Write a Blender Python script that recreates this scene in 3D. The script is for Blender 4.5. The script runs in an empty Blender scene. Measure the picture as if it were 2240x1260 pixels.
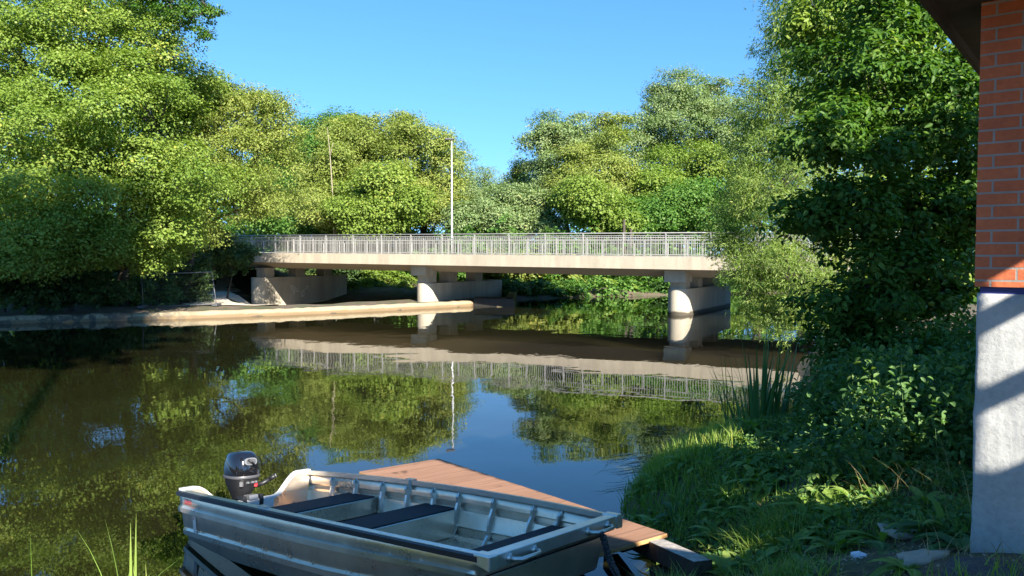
import bpy, bmesh, math, random
import numpy as np
from mathutils import Vector, Matrix
R = math.radians
C = bpy.context.scene.collection
rng = np.random.default_rng(7)
random.seed(7)

# ------------------------------------------------------------------ camera, sky, sun, exposure
FPX, HOR, CAMZ = 1700.0, 560.0, 2.73
TH = math.atan((630 - HOR) / FPX)
cam_d = bpy.data.cameras.new('camera'); cam = bpy.data.objects.new('camera', cam_d); C.objects.link(cam)
cam.location = (0, 0, CAMZ); cam.rotation_euler = (R(90) - TH, 0, 0)
cam_d.sensor_width = 36.0; cam_d.lens = 36.0 * FPX / 2240; cam_d.clip_end = 3000; cam_d.clip_start = 0.05
bpy.context.scene.camera = cam
SUN = Vector((0.38, -0.765, 0.52)).normalized()
w = bpy.data.worlds.new('World'); bpy.context.scene.world = w; w.use_nodes = True
nt = w.node_tree; bg = nt.nodes['Background']
sky = nt.nodes.new('ShaderNodeTexSky'); sky.sky_type = 'NISHITA'; sky.sun_disc = False
sky.sun_elevation = math.asin(SUN.z); sky.sun_rotation = math.atan2(SUN.x, SUN.y)
sky.air_density = 1.0; sky.dust_density = 0.0; sky.ozone_density = 1.0
hs = nt.nodes.new('ShaderNodeHueSaturation'); hs.inputs['Saturation'].default_value = 1.34; hs.inputs['Hue'].default_value = 0.5
tc = nt.nodes.new('ShaderNodeTexCoord'); va = nt.nodes.new('ShaderNodeVectorMath'); va.operation = 'ADD'; va.inputs[1].default_value = (0, 0, .2)
vn = nt.nodes.new('ShaderNodeVectorMath'); vn.operation = 'NORMALIZE'; nt.links.new(tc.outputs['Generated'], va.inputs[0]); nt.links.new(va.outputs[0], vn.inputs[0]); nt.links.new(vn.outputs[0], sky.inputs[0])   # a clear sky without the white band at the horizon
nt.links.new(sky.outputs[0], hs.inputs['Color']); nt.links.new(hs.outputs[0], bg.inputs['Color'])
bg.inputs['Strength'].default_value = 0.09
sl = bpy.data.lights.new('sun', 'SUN'); sl.energy = 4.6; sl.angle = R(0.53); sl.color = (1.0, 0.93, 0.80)
so = bpy.data.objects.new('sun', sl); C.objects.link(so); so.rotation_euler = SUN.to_track_quat('Z', 'Y').to_euler()
so.location = (20, -40, 40)
vs = bpy.context.scene.view_settings
vs.view_transform = 'Standard'; vs.look = 'None'; vs.gamma = 1; vs.exposure = 1.9
try:
    cy = bpy.context.scene.cycles
    cy.max_bounces = 6; cy.diffuse_bounces = 3; cy.glossy_bounces = 3; cy.transmission_bounces = 4; cy.transparent_max_bounces = 4
    cy.use_adaptive_sampling = True; cy.adaptive_threshold = 0.02
except Exception: pass

# ------------------------------------------------------------------ helpers
def ray(px, py):
    xc = (px - 1120) / FPX; yc = (630 - py) / FPX
    return np.array([xc, math.cos(TH) + yc * math.sin(TH), -math.sin(TH) + yc * math.cos(TH)])
def onz(px, py, z):                      # the point of height z seen at a pixel of the photograph
    d = ray(px, py); t = (z - CAMZ) / d[2]
    return Vector((d[0] * t, d[1] * t, z))
def at(px, py, Y):                       # the point at distance Y seen at a pixel
    d = ray(px, py); t = Y / d[1]
    return Vector((d[0] * t, Y, CAMZ + d[2] * t))
def tag(o, label=None, cat=None, group=None, kind=None):
    if label: o['label'] = label
    if cat: o['category'] = cat
    if group: o['group'] = group
    if kind: o['kind'] = kind
    return o
def empty(name, loc=(0, 0, 0), parent=None):
    o = bpy.data.objects.new(name, None); C.objects.link(o); o.location = loc; o.empty_display_size = 0.2
    if parent: o.parent = parent
    return o
def link(name, me, mat, parent=None, smooth=False, mw=None):
    o = bpy.data.objects.new(name, me); C.objects.link(o)
    if mat is not None:
        for m in (mat if isinstance(mat, (list, tuple)) else [mat]): me.materials.append(m)
    if smooth: me.polygons.foreach_set('use_smooth', np.ones(len(me.polygons), dtype=bool))
    if parent:
        o.parent = parent
        o.matrix_parent_inverse = Matrix.Translation(-world_loc(parent))
    return o
def world_loc(o):
    v = Vector(o.location)
    p = o.parent
    return v
class MB:
    """collects boxes, tubes and lathes in world coordinates; build() links them as one mesh"""
    def __init__(s): s.v = []; s.f = []; s.mi = []
    def add(s, vs_, fs_, mi=0):
        b = len(s.v); s.v += [tuple(v) for v in vs_]; s.f += [tuple(i + b for i in f) for f in fs_]; s.mi += [mi] * len(fs_)
    def box(s, c, size, M=None, mi=0, bev=0.0):
        x, y, z = size[0] / 2, size[1] / 2, size[2] / 2
        vs_ = [Vector((sx * x, sy * y, sz * z)) for sz in (-1, 1) for sy in (-1, 1) for sx in (-1, 1)]
        if M is not None: vs_ = [M @ v for v in vs_]
        c = Vector(c); vs_ = [v + c for v in vs_]
        s.add(vs_, [(0, 2, 3, 1), (4, 5, 7, 6), (0, 1, 5, 4), (2, 6, 7, 3), (0, 4, 6, 2), (1, 3, 7, 5)], mi)
    def tube(s, pts, rad, n=8, mi=0, cap=True):
        pts = [Vector(p) for p in pts]; k = len(pts)
        rads = rad if isinstance(rad, (list, tuple)) else [rad] * k
        rings = []; ref = None
        for i, p in enumerate(pts):
            t = (pts[min(i + 1, k - 1)] - pts[max(i - 1, 0)])
            if t.length < 1e-9: t = Vector((0, 0, 1))
            t.normalize()
            if ref is None: ref = t.orthogonal().normalized()
            a = (ref - t * ref.dot(t))
            a = a.normalized() if a.length > 1e-6 else t.orthogonal().normalized()
            ref = a; b = t.cross(a)
            rings.append([p + (a * math.cos(2 * math.pi * j / n) + b * math.sin(2 * math.pi * j / n)) * rads[i] for j in range(n)])
        vs_ = [v for r_ in rings for v in r_]
        fs_ = [(i * n + j, i * n + (j + 1) % n, (i + 1) * n + (j + 1) % n, (i + 1) * n + j) for i in range(k - 1) for j in range(n)]
        if cap: fs_ += [tuple(range(n - 1, -1, -1)), tuple((k - 1) * n + j for j in range(n))]
        s.add(vs_, fs_, mi)
    def loft(s, rings, mi=0, closed=True, cap=True):
        n = len(rings[0]); k = len(rings); vs_ = [v for r_ in rings for v in r_]
        m = n if closed else n - 1
        fs_ = [(i * n + j, i * n + (j + 1) % n, (i + 1) * n + (j + 1) % n, (i + 1) * n + j) for i in range(k - 1) for j in range(m)]
        if cap and closed: fs_ += [tuple(range(n - 1, -1, -1)), tuple((k - 1) * n + j for j in range(n))]
        s.add(vs_, fs_, mi)
    def build(s, name, mat, parent=None, smooth=False, bevel=0.0, autosmooth=None):
        me = bpy.data.meshes.new(name); me.from_pydata([tuple(v) for v in s.v], [], s.f); me.update()
        if max(s.mi, default=0) > 0: me.polygons.foreach_set('material_index', s.mi)
        bm = bmesh.new(); bm.from_mesh(me); bmesh.ops.recalc_face_normals(bm, faces=bm.faces); bm.to_mesh(me); bm.free()
        o = link(name, me, mat, parent, smooth)
        if bevel:
            b = o.modifiers.new('bevel', 'BEVEL'); b.width = bevel; b.segments = 2; b.limit_method = 'ANGLE'; b.angle_limit = R(40)
        if autosmooth:
            bm = bmesh.new(); bm.from_mesh(me)
            for e_ in bm.edges:
                e_.smooth = not (len(e_.link_faces) == 2 and e_.calc_face_angle(0) > R(autosmooth))
            for f_ in bm.faces: f_.smooth = True
            bm.to_mesh(me); bm.free()
        return o

# ------------------------------------------------------------------ materials
def new_mat(name):
    m = bpy.data.materials.new(name); m.use_nodes = True
    t = m.node_tree; p = t.nodes['Principled BSDF']
    return m, t, p
def N(t, typ, **kw):
    n = t.nodes.new(typ)
    for k, v in kw.items():
        if k in n.inputs: n.inputs[k].default_value = v
        else: setattr(n, k, v)
    return n
def L(t, a, b): t.links.new(a, b)
def col(c): return (c[0], c[1], c[2], 1)
def ramp(t, fac, stops):
    r_ = t.nodes.new('ShaderNodeValToRGB'); e = r_.color_ramp.elements
    while len(e) < len(stops): e.new(0.5)
    for i, (p, c) in enumerate(stops): e[i].position = p; e[i].color = col(c)
    L(t, fac, r_.inputs[0]); return r_.outputs[0]
def noise(t, scale, detail=5, rough=0.55, vec=None, dist=0.0):
    n = N(t, 'ShaderNodeTexNoise', Scale=scale, Detail=detail, Roughness=rough, Distortion=dist)
    if vec is not None: L(t, vec, n.inputs['Vector'])
    return n.outputs['Fac']
def objco(t, scale=(1, 1, 1), rot=(0, 0, 0)):
    g = t.nodes.new('ShaderNodeNewGeometry')
    mp = t.nodes.new('ShaderNodeMapping'); mp.inputs['Scale'].default_value = scale; mp.inputs['Rotation'].default_value = rot
    L(t, g.outputs['Position'], mp.inputs['Vector']); return mp.outputs[0]
def bump(t, p, h, strength=0.3, dist=0.02):
    b = N(t, 'ShaderNodeBump', Strength=strength, Distance=dist); L(t, h, b.inputs['Height']); L(t, b.outputs[0], p.inputs['Normal'])
def mixc(t, fac, a, b, mode='MIX'):
    m = t.nodes.new('ShaderNodeMix'); m.data_type = 'RGBA'; m.blend_type = mode
    for s, v in ((m.inputs[0], fac), (m.inputs[6], a), (m.inputs[7], b)):
        if isinstance(v, (tuple, list)): s.default_value = col(v)
        elif isinstance(v, (int, float)): s.default_value = v
        else: L(t, v, s)
    return m.outputs[2]
def plain(name, c, rough=0.5, metal=0.0, var=0.0, scale=20, coat=0.0, bmp=0.0):
    m, t, p = new_mat(name); p.inputs['Roughness'].default_value = rough; p.inputs['Metallic'].default_value = metal
    p.inputs['Base Color'].default_value = col(c); p.inputs['Coat Weight'].default_value = coat
    if var or bmp:
        v = objco(t); n = noise(t, scale, 6, 0.6, v)
        if var: L(t, ramp(t, n, [(0.3, [x * (1 - var) for x in c]), (0.7, [min(1, x * (1 + var)) for x in c])]), p.inputs['Base Color'])
        if bmp: bump(t, p, n, bmp)
    return m
def leaf_mat(name, c1, c2, c3, trans=0.35, rough=0.5, spec=0.22):
    m, t, p = new_mat(name)
    a = N(t, 'ShaderNodeAttribute', attribute_name='leaf_tint')
    c = ramp(t, a.outputs['Fac'], [(0.0, c1), (0.5, c2), (0.93, c3), (1.0, [c3[0] * 1.5, c3[1] * 1.2, c3[2]])])
    L(t, c, p.inputs['Base Color']); p.inputs['Roughness'].default_value = rough
    p.inputs['Specular IOR Level'].default_value = spec
    tr = t.nodes.new('ShaderNodeBsdfTranslucent')
    L(t, mixc(t, 1.0, c, (1.2, 1.4, .45), 'MULTIPLY'), tr.inputs['Color'])
    mx = t.nodes.new('ShaderNodeMixShader'); mx.inputs[0].default_value = trans
    L(t, p.outputs[0], mx.inputs[1]); L(t, tr.outputs[0], mx.inputs[2])
    L(t, mx.outputs[0], t.nodes['Material Output'].inputs['Surface'])
    return m
M = {}
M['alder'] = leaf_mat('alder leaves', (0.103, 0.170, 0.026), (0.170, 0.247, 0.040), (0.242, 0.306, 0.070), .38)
M['maple'] = leaf_mat('maple leaves', (0.052, 0.131, 0.023), (0.093, 0.194, 0.035), (0.149, 0.252, 0.056), .38)
M['pale'] = leaf_mat('pale willow leaves', (0.129, 0.199, 0.070), (0.191, 0.262, 0.105), (0.258, 0.310, 0.147), .35)
M['olive'] = leaf_mat('olive leaves', (0.149, 0.194, 0.035), (0.216, 0.262, 0.058), (0.278, 0.310, 0.087), .36)
M['willow'] = leaf_mat('near willow leaves', (.12, .185, .04), (.18, .26, .06), (.25, .31, .09), .40)
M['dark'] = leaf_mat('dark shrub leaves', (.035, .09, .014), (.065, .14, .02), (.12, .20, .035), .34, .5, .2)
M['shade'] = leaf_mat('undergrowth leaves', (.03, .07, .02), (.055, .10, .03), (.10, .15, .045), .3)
M['nettle'] = leaf_mat('nettle leaves', (.055, .125, .04), (.095, .185, .055), (.14, .235, .075), .35)
M['grass'] = leaf_mat('grass blades', (.11, .20, .03), (.18, .29, .05), (.28, .37, .09), .4, .5, .3)
M['dry'] = leaf_mat('dry grass', (.16, .13, .06), (.26, .21, .10), (.36, .30, .16), .3, .6, .2)
M['iris'] = leaf_mat('reed blades', (.05, .13, .05), (.08, .18, .065), (.12, .24, .085), .3, .4, .4)
M['weed'] = leaf_mat('floating weed', (.03, .05, .02), (.06, .09, .03), (.12, .14, .08), .1, .15, .6)
M['bark'] = plain('bark', (.05, .04, .03), .9, 0, .5, 14, 0, .5)
M['palebark'] = plain('pale dead wood', (.25, .215, .15), .9, 0, .3, 10)
def concrete(name, c, streak=0.25, rough=0.85, boards=None):
    m, t, p = new_mat(name); v = objco(t)
    n1 = noise(t, 0.9, 6, .6, v); n2 = noise(t, 14, 5, .65, v); ns = noise(t, 2.2, 4, .6, objco(t, (1, 1, .12)))
    a = ramp(t, n1, [(.3, [x * .82 for x in c]), (.7, [x * 1.08 for x in c])])
    a = mixc(t, streak, a, ramp(t, ns, [(.38, [x * .55 for x in c]), (.62, [x * 1.05 for x in c])]))
    a = mixc(t, .25, a, ramp(t, n2, [(.35, [x * .7 for x in c]), (.65, [x * 1.1 for x in c])]))
    h = n2
    if boards:
        wv = N(t, 'ShaderNodeTexWave', Scale=boards[0], Distortion=.25, Detail=2); wv.bands_direction = 'DIAGONAL' if boards[1] == 'D' else boards[1]
        mp = objco(t, (1, 1, 1), boards[2]); L(t, mp, wv.inputs['Vector'])
        a = mixc(t, boards[3], a, ramp(t, wv.outputs['Fac'], [(.0, [x * .45 for x in c]), (.35, c), (1, [x * 1.05 for x in c])]))
    L(t, a, p.inputs['Base Color']); p.inputs['Roughness'].default_value = rough; bump(t, p, h, .25, .02)
    return m
M['conc'] = concrete('bridge concrete', (.42, .36, .275), .45)
M['concd'] = concrete('board marked soffit concrete', (.46, .37, .27), .2, .9, (3.2, 'X', (0, 0, R(29.6)), .55))  # soffit colour raised in place of light bounced off the water
M['pier'] = concrete('pier concrete', (.45, .395, .31), .45)
t_ = M['pier'].node_tree; p_ = t_.nodes['Principled BSDF']; v_ = objco(t_); src = p_.inputs['Base Color'].links[0].from_socket
sp_ = N(t_, 'ShaderNodeSeparateXYZ'); L(t_, v_, sp_.inputs[0]); ma_ = N(t_, 'ShaderNodeMath', operation='MULTIPLY_ADD'); L(t_, noise(t_, 2.2, 5, .6, v_), ma_.inputs[0]); ma_.inputs[1].default_value = -.18; L(t_, sp_.outputs[2], ma_.inputs[2])
riv_ = N(t_, 'ShaderNodeMapRange'); riv_.inputs['From Min'].default_value = 1.0; riv_.inputs['From Max'].default_value = 2.0; L(t_, sp_.outputs[0], riv_.inputs['Value'])   # only the pier that stands in the river
L(t_, mixc(t_, mixc(t_, 1.0, riv_.outputs[0], ramp(t_, ma_.outputs[0], [(.03, (1, 1, 1)), (.12, (0, 0, 0))]), 'MULTIPLY'), src, (.06, .05, .035)), p_.inputs['Base Color'])
M['quay'] = concrete('quay stone', (.29, .235, .15), .35)
t_ = M['quay'].node_tree; p_ = t_.nodes['Principled BSDF']; v_ = objco(t_); src = p_.inputs['Base Color'].links[0].from_socket
sp_ = N(t_, 'ShaderNodeSeparateXYZ'); L(t_, v_, sp_.inputs[0]); nz_ = noise(t_, 1.6, 6, .65, v_, 1.0)
ma_ = N(t_, 'ShaderNodeMath', operation='MULTIPLY_ADD'); L(t_, nz_, ma_.inputs[0]); ma_.inputs[1].default_value = -.16; L(t_, sp_.outputs[2], ma_.inputs[2])
wet_ = ramp(t_, ma_.outputs[0], [(.02, (1, 1, 1)), (.10, (0, 0, 0))])
a_ = mixc(t_, wet_, src, (.17, .115, .06))
left_ = N(t_, 'ShaderNodeMapRange'); left_.inputs['From Min'].default_value = -13.5; left_.inputs['From Max'].default_value = -15.5; L(t_, sp_.outputs[0], left_.inputs['Value'])
mottle_dapple_ = ramp(t_, noise(t_, 2.6, 6, .7, v_, .5), [(.46, (0, 0, 0)), (.54, (1, 1, 1))])  # dark stone mottle with tree dapple painted in, left stretch only
a_ = mixc(t_, mixc(t_, 1.0, left_.outputs[0], mottle_dapple_, 'MULTIPLY'), a_, (.07, .06, .045))
L(t_, a_, p_.inputs['Base Color'])
M['galv'] = plain('galvanised steel', (.31, .30, .28), .5, .2, .15, 9)
M['pole'] = plain('lamp post paint', (.50, .50, .49), .45, .3, .08, 6)
M['dgrey'] = plain('dark grey metal', (.10, .10, .11), .5, .4)

# ------------------------------------------------------------------ terrain
qpts = [onz(px, py, 0) for px, py in ((0, 709.7), (130, 706), (300, 700.5), (430, 696.5), (600, 691), (800, 682), (1036, 670))]
near_shore = [(-90, 14), (-20, 8.2), (-8, 6.4), (-4, 5.5), (-2.6, 5.15), (-1.4, 5.05), (-.2, 5.25), (.6, 5.45), (1.1, 5.75), (1.32, 6.3), (1.3, 7.2), (1.2, 8.3), (1.5, 9.3), (2.1, 10.05), (3.0, 10.45), (3.9, 11.4), (4.8, 13.2), (6.0, 16), (7.0, 19), (9, 23), (12, 27.5), (15, 30.5), (20, 33), (32, 35), (90, 42)]
far_shore = [(90, 70), (40, 60), (20, 57), (10.3, 53.4), (.3, 48.9), (.15, 41.2)]
quay_line = [(-2.1, 42.2)] + [(q.x, q.y) for q in reversed(qpts[:-1])] + [(-26, 29.3), (-40, 27), (-90, 24)]
river = near_shore + far_shore + quay_line
RV = np.array(river)
nnear = len(near_shore)
def seg_info(P):
    """signed distance to the river outline (negative inside) and the index of the nearest edge"""
    n = len(RV); best = np.full(len(P), 1e9); idx = np.zeros(len(P), int); ins = np.zeros(len(P), bool)
    for i in range(n):
        a = RV[i]; b = RV[(i + 1) % n]; ab = b - a
        t = np.clip(((P - a) @ ab) / (ab @ ab), 0, 1); d = np.hypot(*(P - (a + t[:, None] * ab)).T)
        m = d < best; best[m] = d[m]; idx[m] = i
        c = ((a[1] > P[:, 1]) != (b[1] > P[:, 1]))
        with np.errstate(divide='ignore', invalid='ignore'):
            xi = (b[0] - a[0]) * (P[:, 1] - a[1]) / (b[1] - a[1]) + a[0]
        ins ^= c & (P[:, 0] < xi)
    return np.where(ins, -best, best), idx
B0 = np.array([7.75, 34.51]); BU = np.array([.870, -.493]); BN = np.array([-.493, -.870])
def sst(x, a, b):
    t = np.clip((x - a) / (b - a), 0, 1); return t * t * (3 - 2 * t)
def vnoise(P, s, seed=0):
    q = P * s
    return (np.sin(q[:, 0] * 1.7 + seed) * np.cos(q[:, 1] * 1.3 + 2 * seed) + .6 * np.sin(q[:, 0] * 3.1 + q[:, 1] * 2.3 + seed * 3) + .4 * np.cos(q[:, 1] * 4.7 - q[:, 0] * 2.9 + seed)) / 2
def gz_arr(P):
    P = np.asarray(P, float).reshape(-1, 2); d, i = seg_info(P); near = i < nnear - 1
    x, y = P[:, 0], P[:, 1]
    out_n = 1.10 * (1 - np.exp(-np.maximum(d, 0) / 1.15)) + .05 * vnoise(P, 1.6) * sst(d, .2, 1.2) - .02 + .17 * np.exp(-(((x - 2.6) / .9) ** 2 + ((y - 4.2) / .8) ** 2)) * sst(d, .2, 1.0)
    isq = i >= len(near_shore) + len(far_shore) - 2
    out_f = np.where(isq, .08 + .22 * sst(d, 1.6, 3.2), .55 * (1 - np.exp(-np.maximum(d, 0) / 1.2)) - .02) + .025 * np.maximum(d - 6, 0) * sst(d, 6, 30)
    out_f = np.minimum(out_f, 3.0) + .06 * vnoise(P, .7, 1) * sst(d, 1.2, 4)
    t = (P - B0) @ BU; nn = (P - B0) @ BN
    pxl = 1120 + FPX * x / np.maximum(y, 1)
    dep = sst(pxl, 520, 548) * np.exp(-(((t + 25.0) / 6.0) ** 2 + ((nn + 2.0) / 7.5) ** 2) ** 2) * sst(d, 1.0, 3.5)
    out_f = out_f - 1.05 * dep
    emb = sst(-t, 33.5, 38) * sst(nn, -14, -10) * (1 - sst(nn, -.3, 4)) * 1.0
    out_f = out_f * (1 - emb) + 2.2 * emb
    o = np.where(near, out_n, out_f)
    embr = sst(t, 13, 19) * sst(nn, -14, -10) * (1 - sst(nn, -.5, 4))
    o = np.where(d > 0, o * (1 - embr) + 2.0 * embr * sst(d, 0, 2) + o * embr * (1 - sst(d, 0, 2)), o)
    inside = -.03 - 1.1 * sst(-d, 0, 2.2)
    return np.where(d > 0, o, inside)
def gz(x, y): return float(gz_arr([[x, y]])[0])
def axis(lo, hi, core0, core1, step):
    a = list(np.arange(core0, core1 + 1e-6, step)); s = step
    while a[-1] < hi: s *= 1.09; a.append(a[-1] + s)
    s = step
    while a[0] > lo: s *= 1.09; a.insert(0, a[0] - s)
    return np.array(a)
gx = axis(-900, 900, -6, 7, .09); gy = axis(-300, 1500, 1.5, 14, .09)
X, Y = np.meshgrid(gx, gy); Z = gz_arr(np.stack([X.ravel(), Y.ravel()], 1))
nx, ny = len(gx), len(gy)
ii = (np.arange(ny - 1)[:, None] * nx + np.arange(nx - 1)[None]).ravel()
def np_mesh(name, V, F, tint=None, smooth=False):
    me = bpy.data.meshes.new(name); V = np.asarray(V, np.float32); F = np.asarray(F, np.int32); k = F.shape[1]
    me.vertices.add(len(V)); me.vertices.foreach_set('co', V.ravel())
    me.loops.add(F.size); me.loops.foreach_set('vertex_index', F.ravel())
    me.polygons.add(len(F)); me.polygons.foreach_set('loop_start', np.arange(len(F), dtype=np.int32) * k)
    try: me.polygons.foreach_set('loop_total', np.full(len(F), k, np.int32))
    except Exception: pass
    if smooth: me.polygons.foreach_set('use_smooth', np.ones(len(F), bool))
    if tint is not None:
        a = me.attributes.new('leaf_tint', 'FLOAT', 'FACE'); a.data.foreach_set('value', np.asarray(tint, np.float32))
    me.update(calc_edges=True); me.validate(); return me
def soil():
    m, t, p = new_mat('bank soil'); v = objco(t)
    n1 = noise(t, 1.3, 6, .6, v); n2 = noise(t, 22, 6, .7, v); n3 = noise(t, 70, 3, .6, v)
    a = ramp(t, n2, [(.3, (.05, .037, .026)), (.55, (.125, .09, .062)), (.75, (.20, .155, .11))])
    b = ramp(t, n2, [(.3, (.03, .04, .012)), (.7, (.09, .10, .035))])
    a = mixc(t, ramp(t, n1, [(.45, (0, 0, 0)), (.6, (1, 1, 1))]), a, b)
    L(t, a, p.inputs['Base Color']); p.inputs['Roughness'].default_value = .95; bump(t, p, mixc(t, .4, n2, n3), .8, .03)
    return m
M['soil'] = soil()
g = link('ground', np_mesh('ground', np.stack([X.ravel(), Y.ravel(), Z], 1), np.stack([ii, ii + 1, ii + 1 + nx, ii + nx], 1), smooth=True), M['soil'])
tag(g, kind='structure')

def water_mat():
    m, t, p = new_mat('river water')
    v = objco(t); v2 = objco(t, (1.0, .55, 1))
    n0 = noise(t, .25, 3, .5, v)
    L(t, ramp(t, n0, [(.3, (.008, .008, .0028)), (.7, (.014, .013, .0045))]), p.inputs['Base Color'])
    p.inputs['Roughness'].default_value = .015; p.inputs['IOR'].default_value = 1.55
    n1 = noise(t, 1.1, 2, .5, v2, .6); n2 = noise(t, 7.0, 2, .5, v2, .4); n3 = noise(t, .35, 2, .5, v)
    gate = ramp(t, noise(t, .22, 2, .5, v, .5), [(.42, (.06, .06, .06)), (.68, (1, 1, 1))])
    ma = t.nodes.new('ShaderNodeMath'); ma.operation = 'MULTIPLY_ADD'; L(t, n2, ma.inputs[0]); ma.inputs[1].default_value = .16; L(t, n1, ma.inputs[2])
    mg = t.nodes.new('ShaderNodeMath'); mg.operation = 'MULTIPLY'; L(t, ma.outputs[0], mg.inputs[0]); L(t, gate, mg.inputs[1])
    mb = t.nodes.new('ShaderNodeMath'); mb.operation = 'MULTIPLY_ADD'; L(t, n3, mb.inputs[0]); mb.inputs[1].default_value = .5; L(t, mg.outputs[0], mb.inputs[2])
    bump(t, p, mb.outputs[0], .55, .016)
    return m
M['water'] = water_mat()
me = bpy.data.meshes.new('water')
cen = RV.mean(0)
def grow(pts, k=.35):
    out = []; n = len(pts)
    for i in range(n):
        a, b, c = pts[i - 1], pts[i], pts[(i + 1) % n]
        t = (c - a) / np.linalg.norm(c - a); out.append(b + k * np.array([t[1], -t[0]]))
    return np.array(out)
area = .5 * sum(RV[i - 1][0] * RV[i][1] - RV[i][0] * RV[i - 1][1] for i in range(len(RV)))
GR = grow(RV, .4 if area > 0 else -.4)
me.from_pydata([(x, y, 0) for x, y in GR], [], [tuple(range(len(GR)))]); me.update()
bm = bmesh.new(); bm.from_mesh(me); bmesh.ops.triangulate(bm, faces=bm.faces); bmesh.ops.recalc_face_normals(bm, faces=bm.faces)
if sum(f.normal.z for f in bm.faces) < 0: bmesh.ops.reverse_faces(bm, faces=bm.faces)
bm.to_mesh(me); bm.free()
tag(link('water', me, M['water']), kind='structure')

# ------------------------------------------------------------------ quay wall
def wall_strip(name, line, ztop, mat, width=.55, rough=.03):
    pts = []
    for (a, b) in zip(line[:-1], line[1:]):
        a = Vector((a[0], a[1], 0)); b = Vector((b[0], b[1], 0)); k = max(1, int((b - a).length / .28))
        pts += [a.lerp(b, i / k) for i in range(k)]
    pts.append(Vector((line[-1][0], line[-1][1], 0)))
    mb = MB(); rings = []
    for i, p in enumerate(pts):
        t = (pts[min(i + 1, len(pts) - 1)] - pts[max(i - 1, 0)]).normalized(); o = Vector((-t.y, t.x, 0))
        rg = rough * (1.7 if p.x < -14.5 and rough > .02 else 1.0); zt = ztop + random.uniform(-rg, rg) * .6; j = lambda: random.uniform(-rg, rg)
        rings.append([p + o * (-.02 + j() * .3) + Vector((0, 0, -1.2)), p + o * j() + Vector((0, 0, .02)), p + o * (j() + .01) + Vector((0, 0, zt * .55)),
                      p + o * (.05 + j() * .6) + Vector((0, 0, zt - .05)), p + o * (.13 + j()) + Vector((0, 0, zt)), p + o * width + Vector((0, 0, zt + .02)), p + o * (width + .05) + Vector((0, 0, -.8))])
    mb.loft(rings, closed=True, cap=True)
    return mb
# line must run so that o (left of travel) points away from the water
ql = list(reversed(quay_line))
m_ = wall_strip('quay_wall', ql, .30, M['quay'], .42, .035)
tag(m_.build('quay_wall', M['quay'], None, True), 'low tan stone quay wall running along the far bank below the bridge', 'quay wall')
M['wet'] = plain('wet shaded concrete', (.02, .018, .015), .6, 0, .3, 5)  # black tone holds both the wet concrete and the bridge shade
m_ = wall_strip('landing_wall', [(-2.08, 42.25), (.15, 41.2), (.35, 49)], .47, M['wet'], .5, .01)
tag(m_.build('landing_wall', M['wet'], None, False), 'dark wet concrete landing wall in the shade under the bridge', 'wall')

# ------------------------------------------------------------------ bridge
def bz(t): return 2.66 - .0087 * (t - 2.5)
def bp(t, n, z): q = B0 + BU * t + BN * n; return Vector((q[0], q[1], z))
T0, T1, BW = -46.0, 24.0, -9.9
br = empty('road_bridge', bp(-12, -5, 0))
tag(br, 'pale concrete road bridge with grey bar railings crossing the river', 'bridge')
def section(t):
    z = bz(t)
    return [bp(t, n, z + dz) for n, dz in ((0, 0), (0, -.56), (-.22, -.56), (-.26, -.50), (-1.7, -.94), (-8.2, -.94), (-9.64, -.50), (-9.68, -.56), (-9.9, -.56), (-9.9, 0), (-9.0, .02), (-.9, .02))]
mb = MB(); mb.loft([section(t) for t in np.linspace(T0, T1, 29)])
deck = mb.build('deck', [M['conc'], M['concd']], br)
mi = []
for p_ in deck.data.polygons: mi.append(1 if p_.normal.z < -.3 and len(p_.vertices) == 4 else 0)
deck.data.polygons.foreach_set('material_index', mi)
# sheet-metal edge strip on top of the fascia
def pier(tc, n0, zb, zt, halfw, blocks, frontblock):
    mb = MB(); ring = []
    n1 = n0 - 8.0
    for k in range(13):
        a = math.pi * (k / 12); ring.append((tc + halfw * math.cos(a), n0 - halfw + halfw * math.sin(a)))
    ring += [(tc - halfw, n1), (tc + halfw, n1)]
    mb.loft([[bp(a, b, z) for a, b in ring] for z in (zb, .25, zt - .02, zt)])
    o = mb.build('pier', M['pier'], br, autosmooth=35)
    for nb, wn, wt in blocks:
        m2 = MB(); zc = bz(tc) - .94
        Mx = Matrix((( BU[0], BN[0], 0), (BU[1], BN[1], 0), (0, 0, 1)))
        m2.box(bp(tc, nb, (zt + zc) / 2), (wt, wn, zc - zt + .004), Mx)
        m2.box(bp(tc, nb, zc - .05), (wt + .1, wn + .12, .09), Mx)
        m2.build('bearing_block', M['pier'], o)
    if frontblock:
        m2 = MB(); Mx = Matrix(((BU[0], BN[0], 0), (BU[1], BN[1], 0), (0, 0, 1)))
        z0 = bz(tc) - .57
        m2.box(bp(tc, -1.2, z0 - .30), (1.0, 1.1, .58), Mx); m2.build('cap_block', M['pier'], o, bevel=.015)
        m3 = MB(); m3.box(bp(tc, -1.5, (zt + z0 - .59) / 2), (.72, .8, z0 - .59 - zt + .02), Mx); m3.build('bearing_block', M['pier'], o)
    return o
pier(-.75, -.88, -1.2, 1.22, .52, [(-3.6, .8, .7), (-6.6, .8, .7)], True)
pier(-15.2, -.90, -.5, 1.22, .52, [(-3.6, .8, .7), (-6.4, .8, .7)], True)
pier(-27.6, -.30, -1.2, 1.38, .52, [(-1.3, .8, .7), (-4.0, .8, .7), (-6.6, .8, .7)], False)
M['spray'] = plain('pale spray paint', (.62, .58, .52), .7)
pg = [o_ for o_ in br.children if o_.name.startswith('pier')][-1]; mb = MB(); rr_ = random.Random(3)
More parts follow.
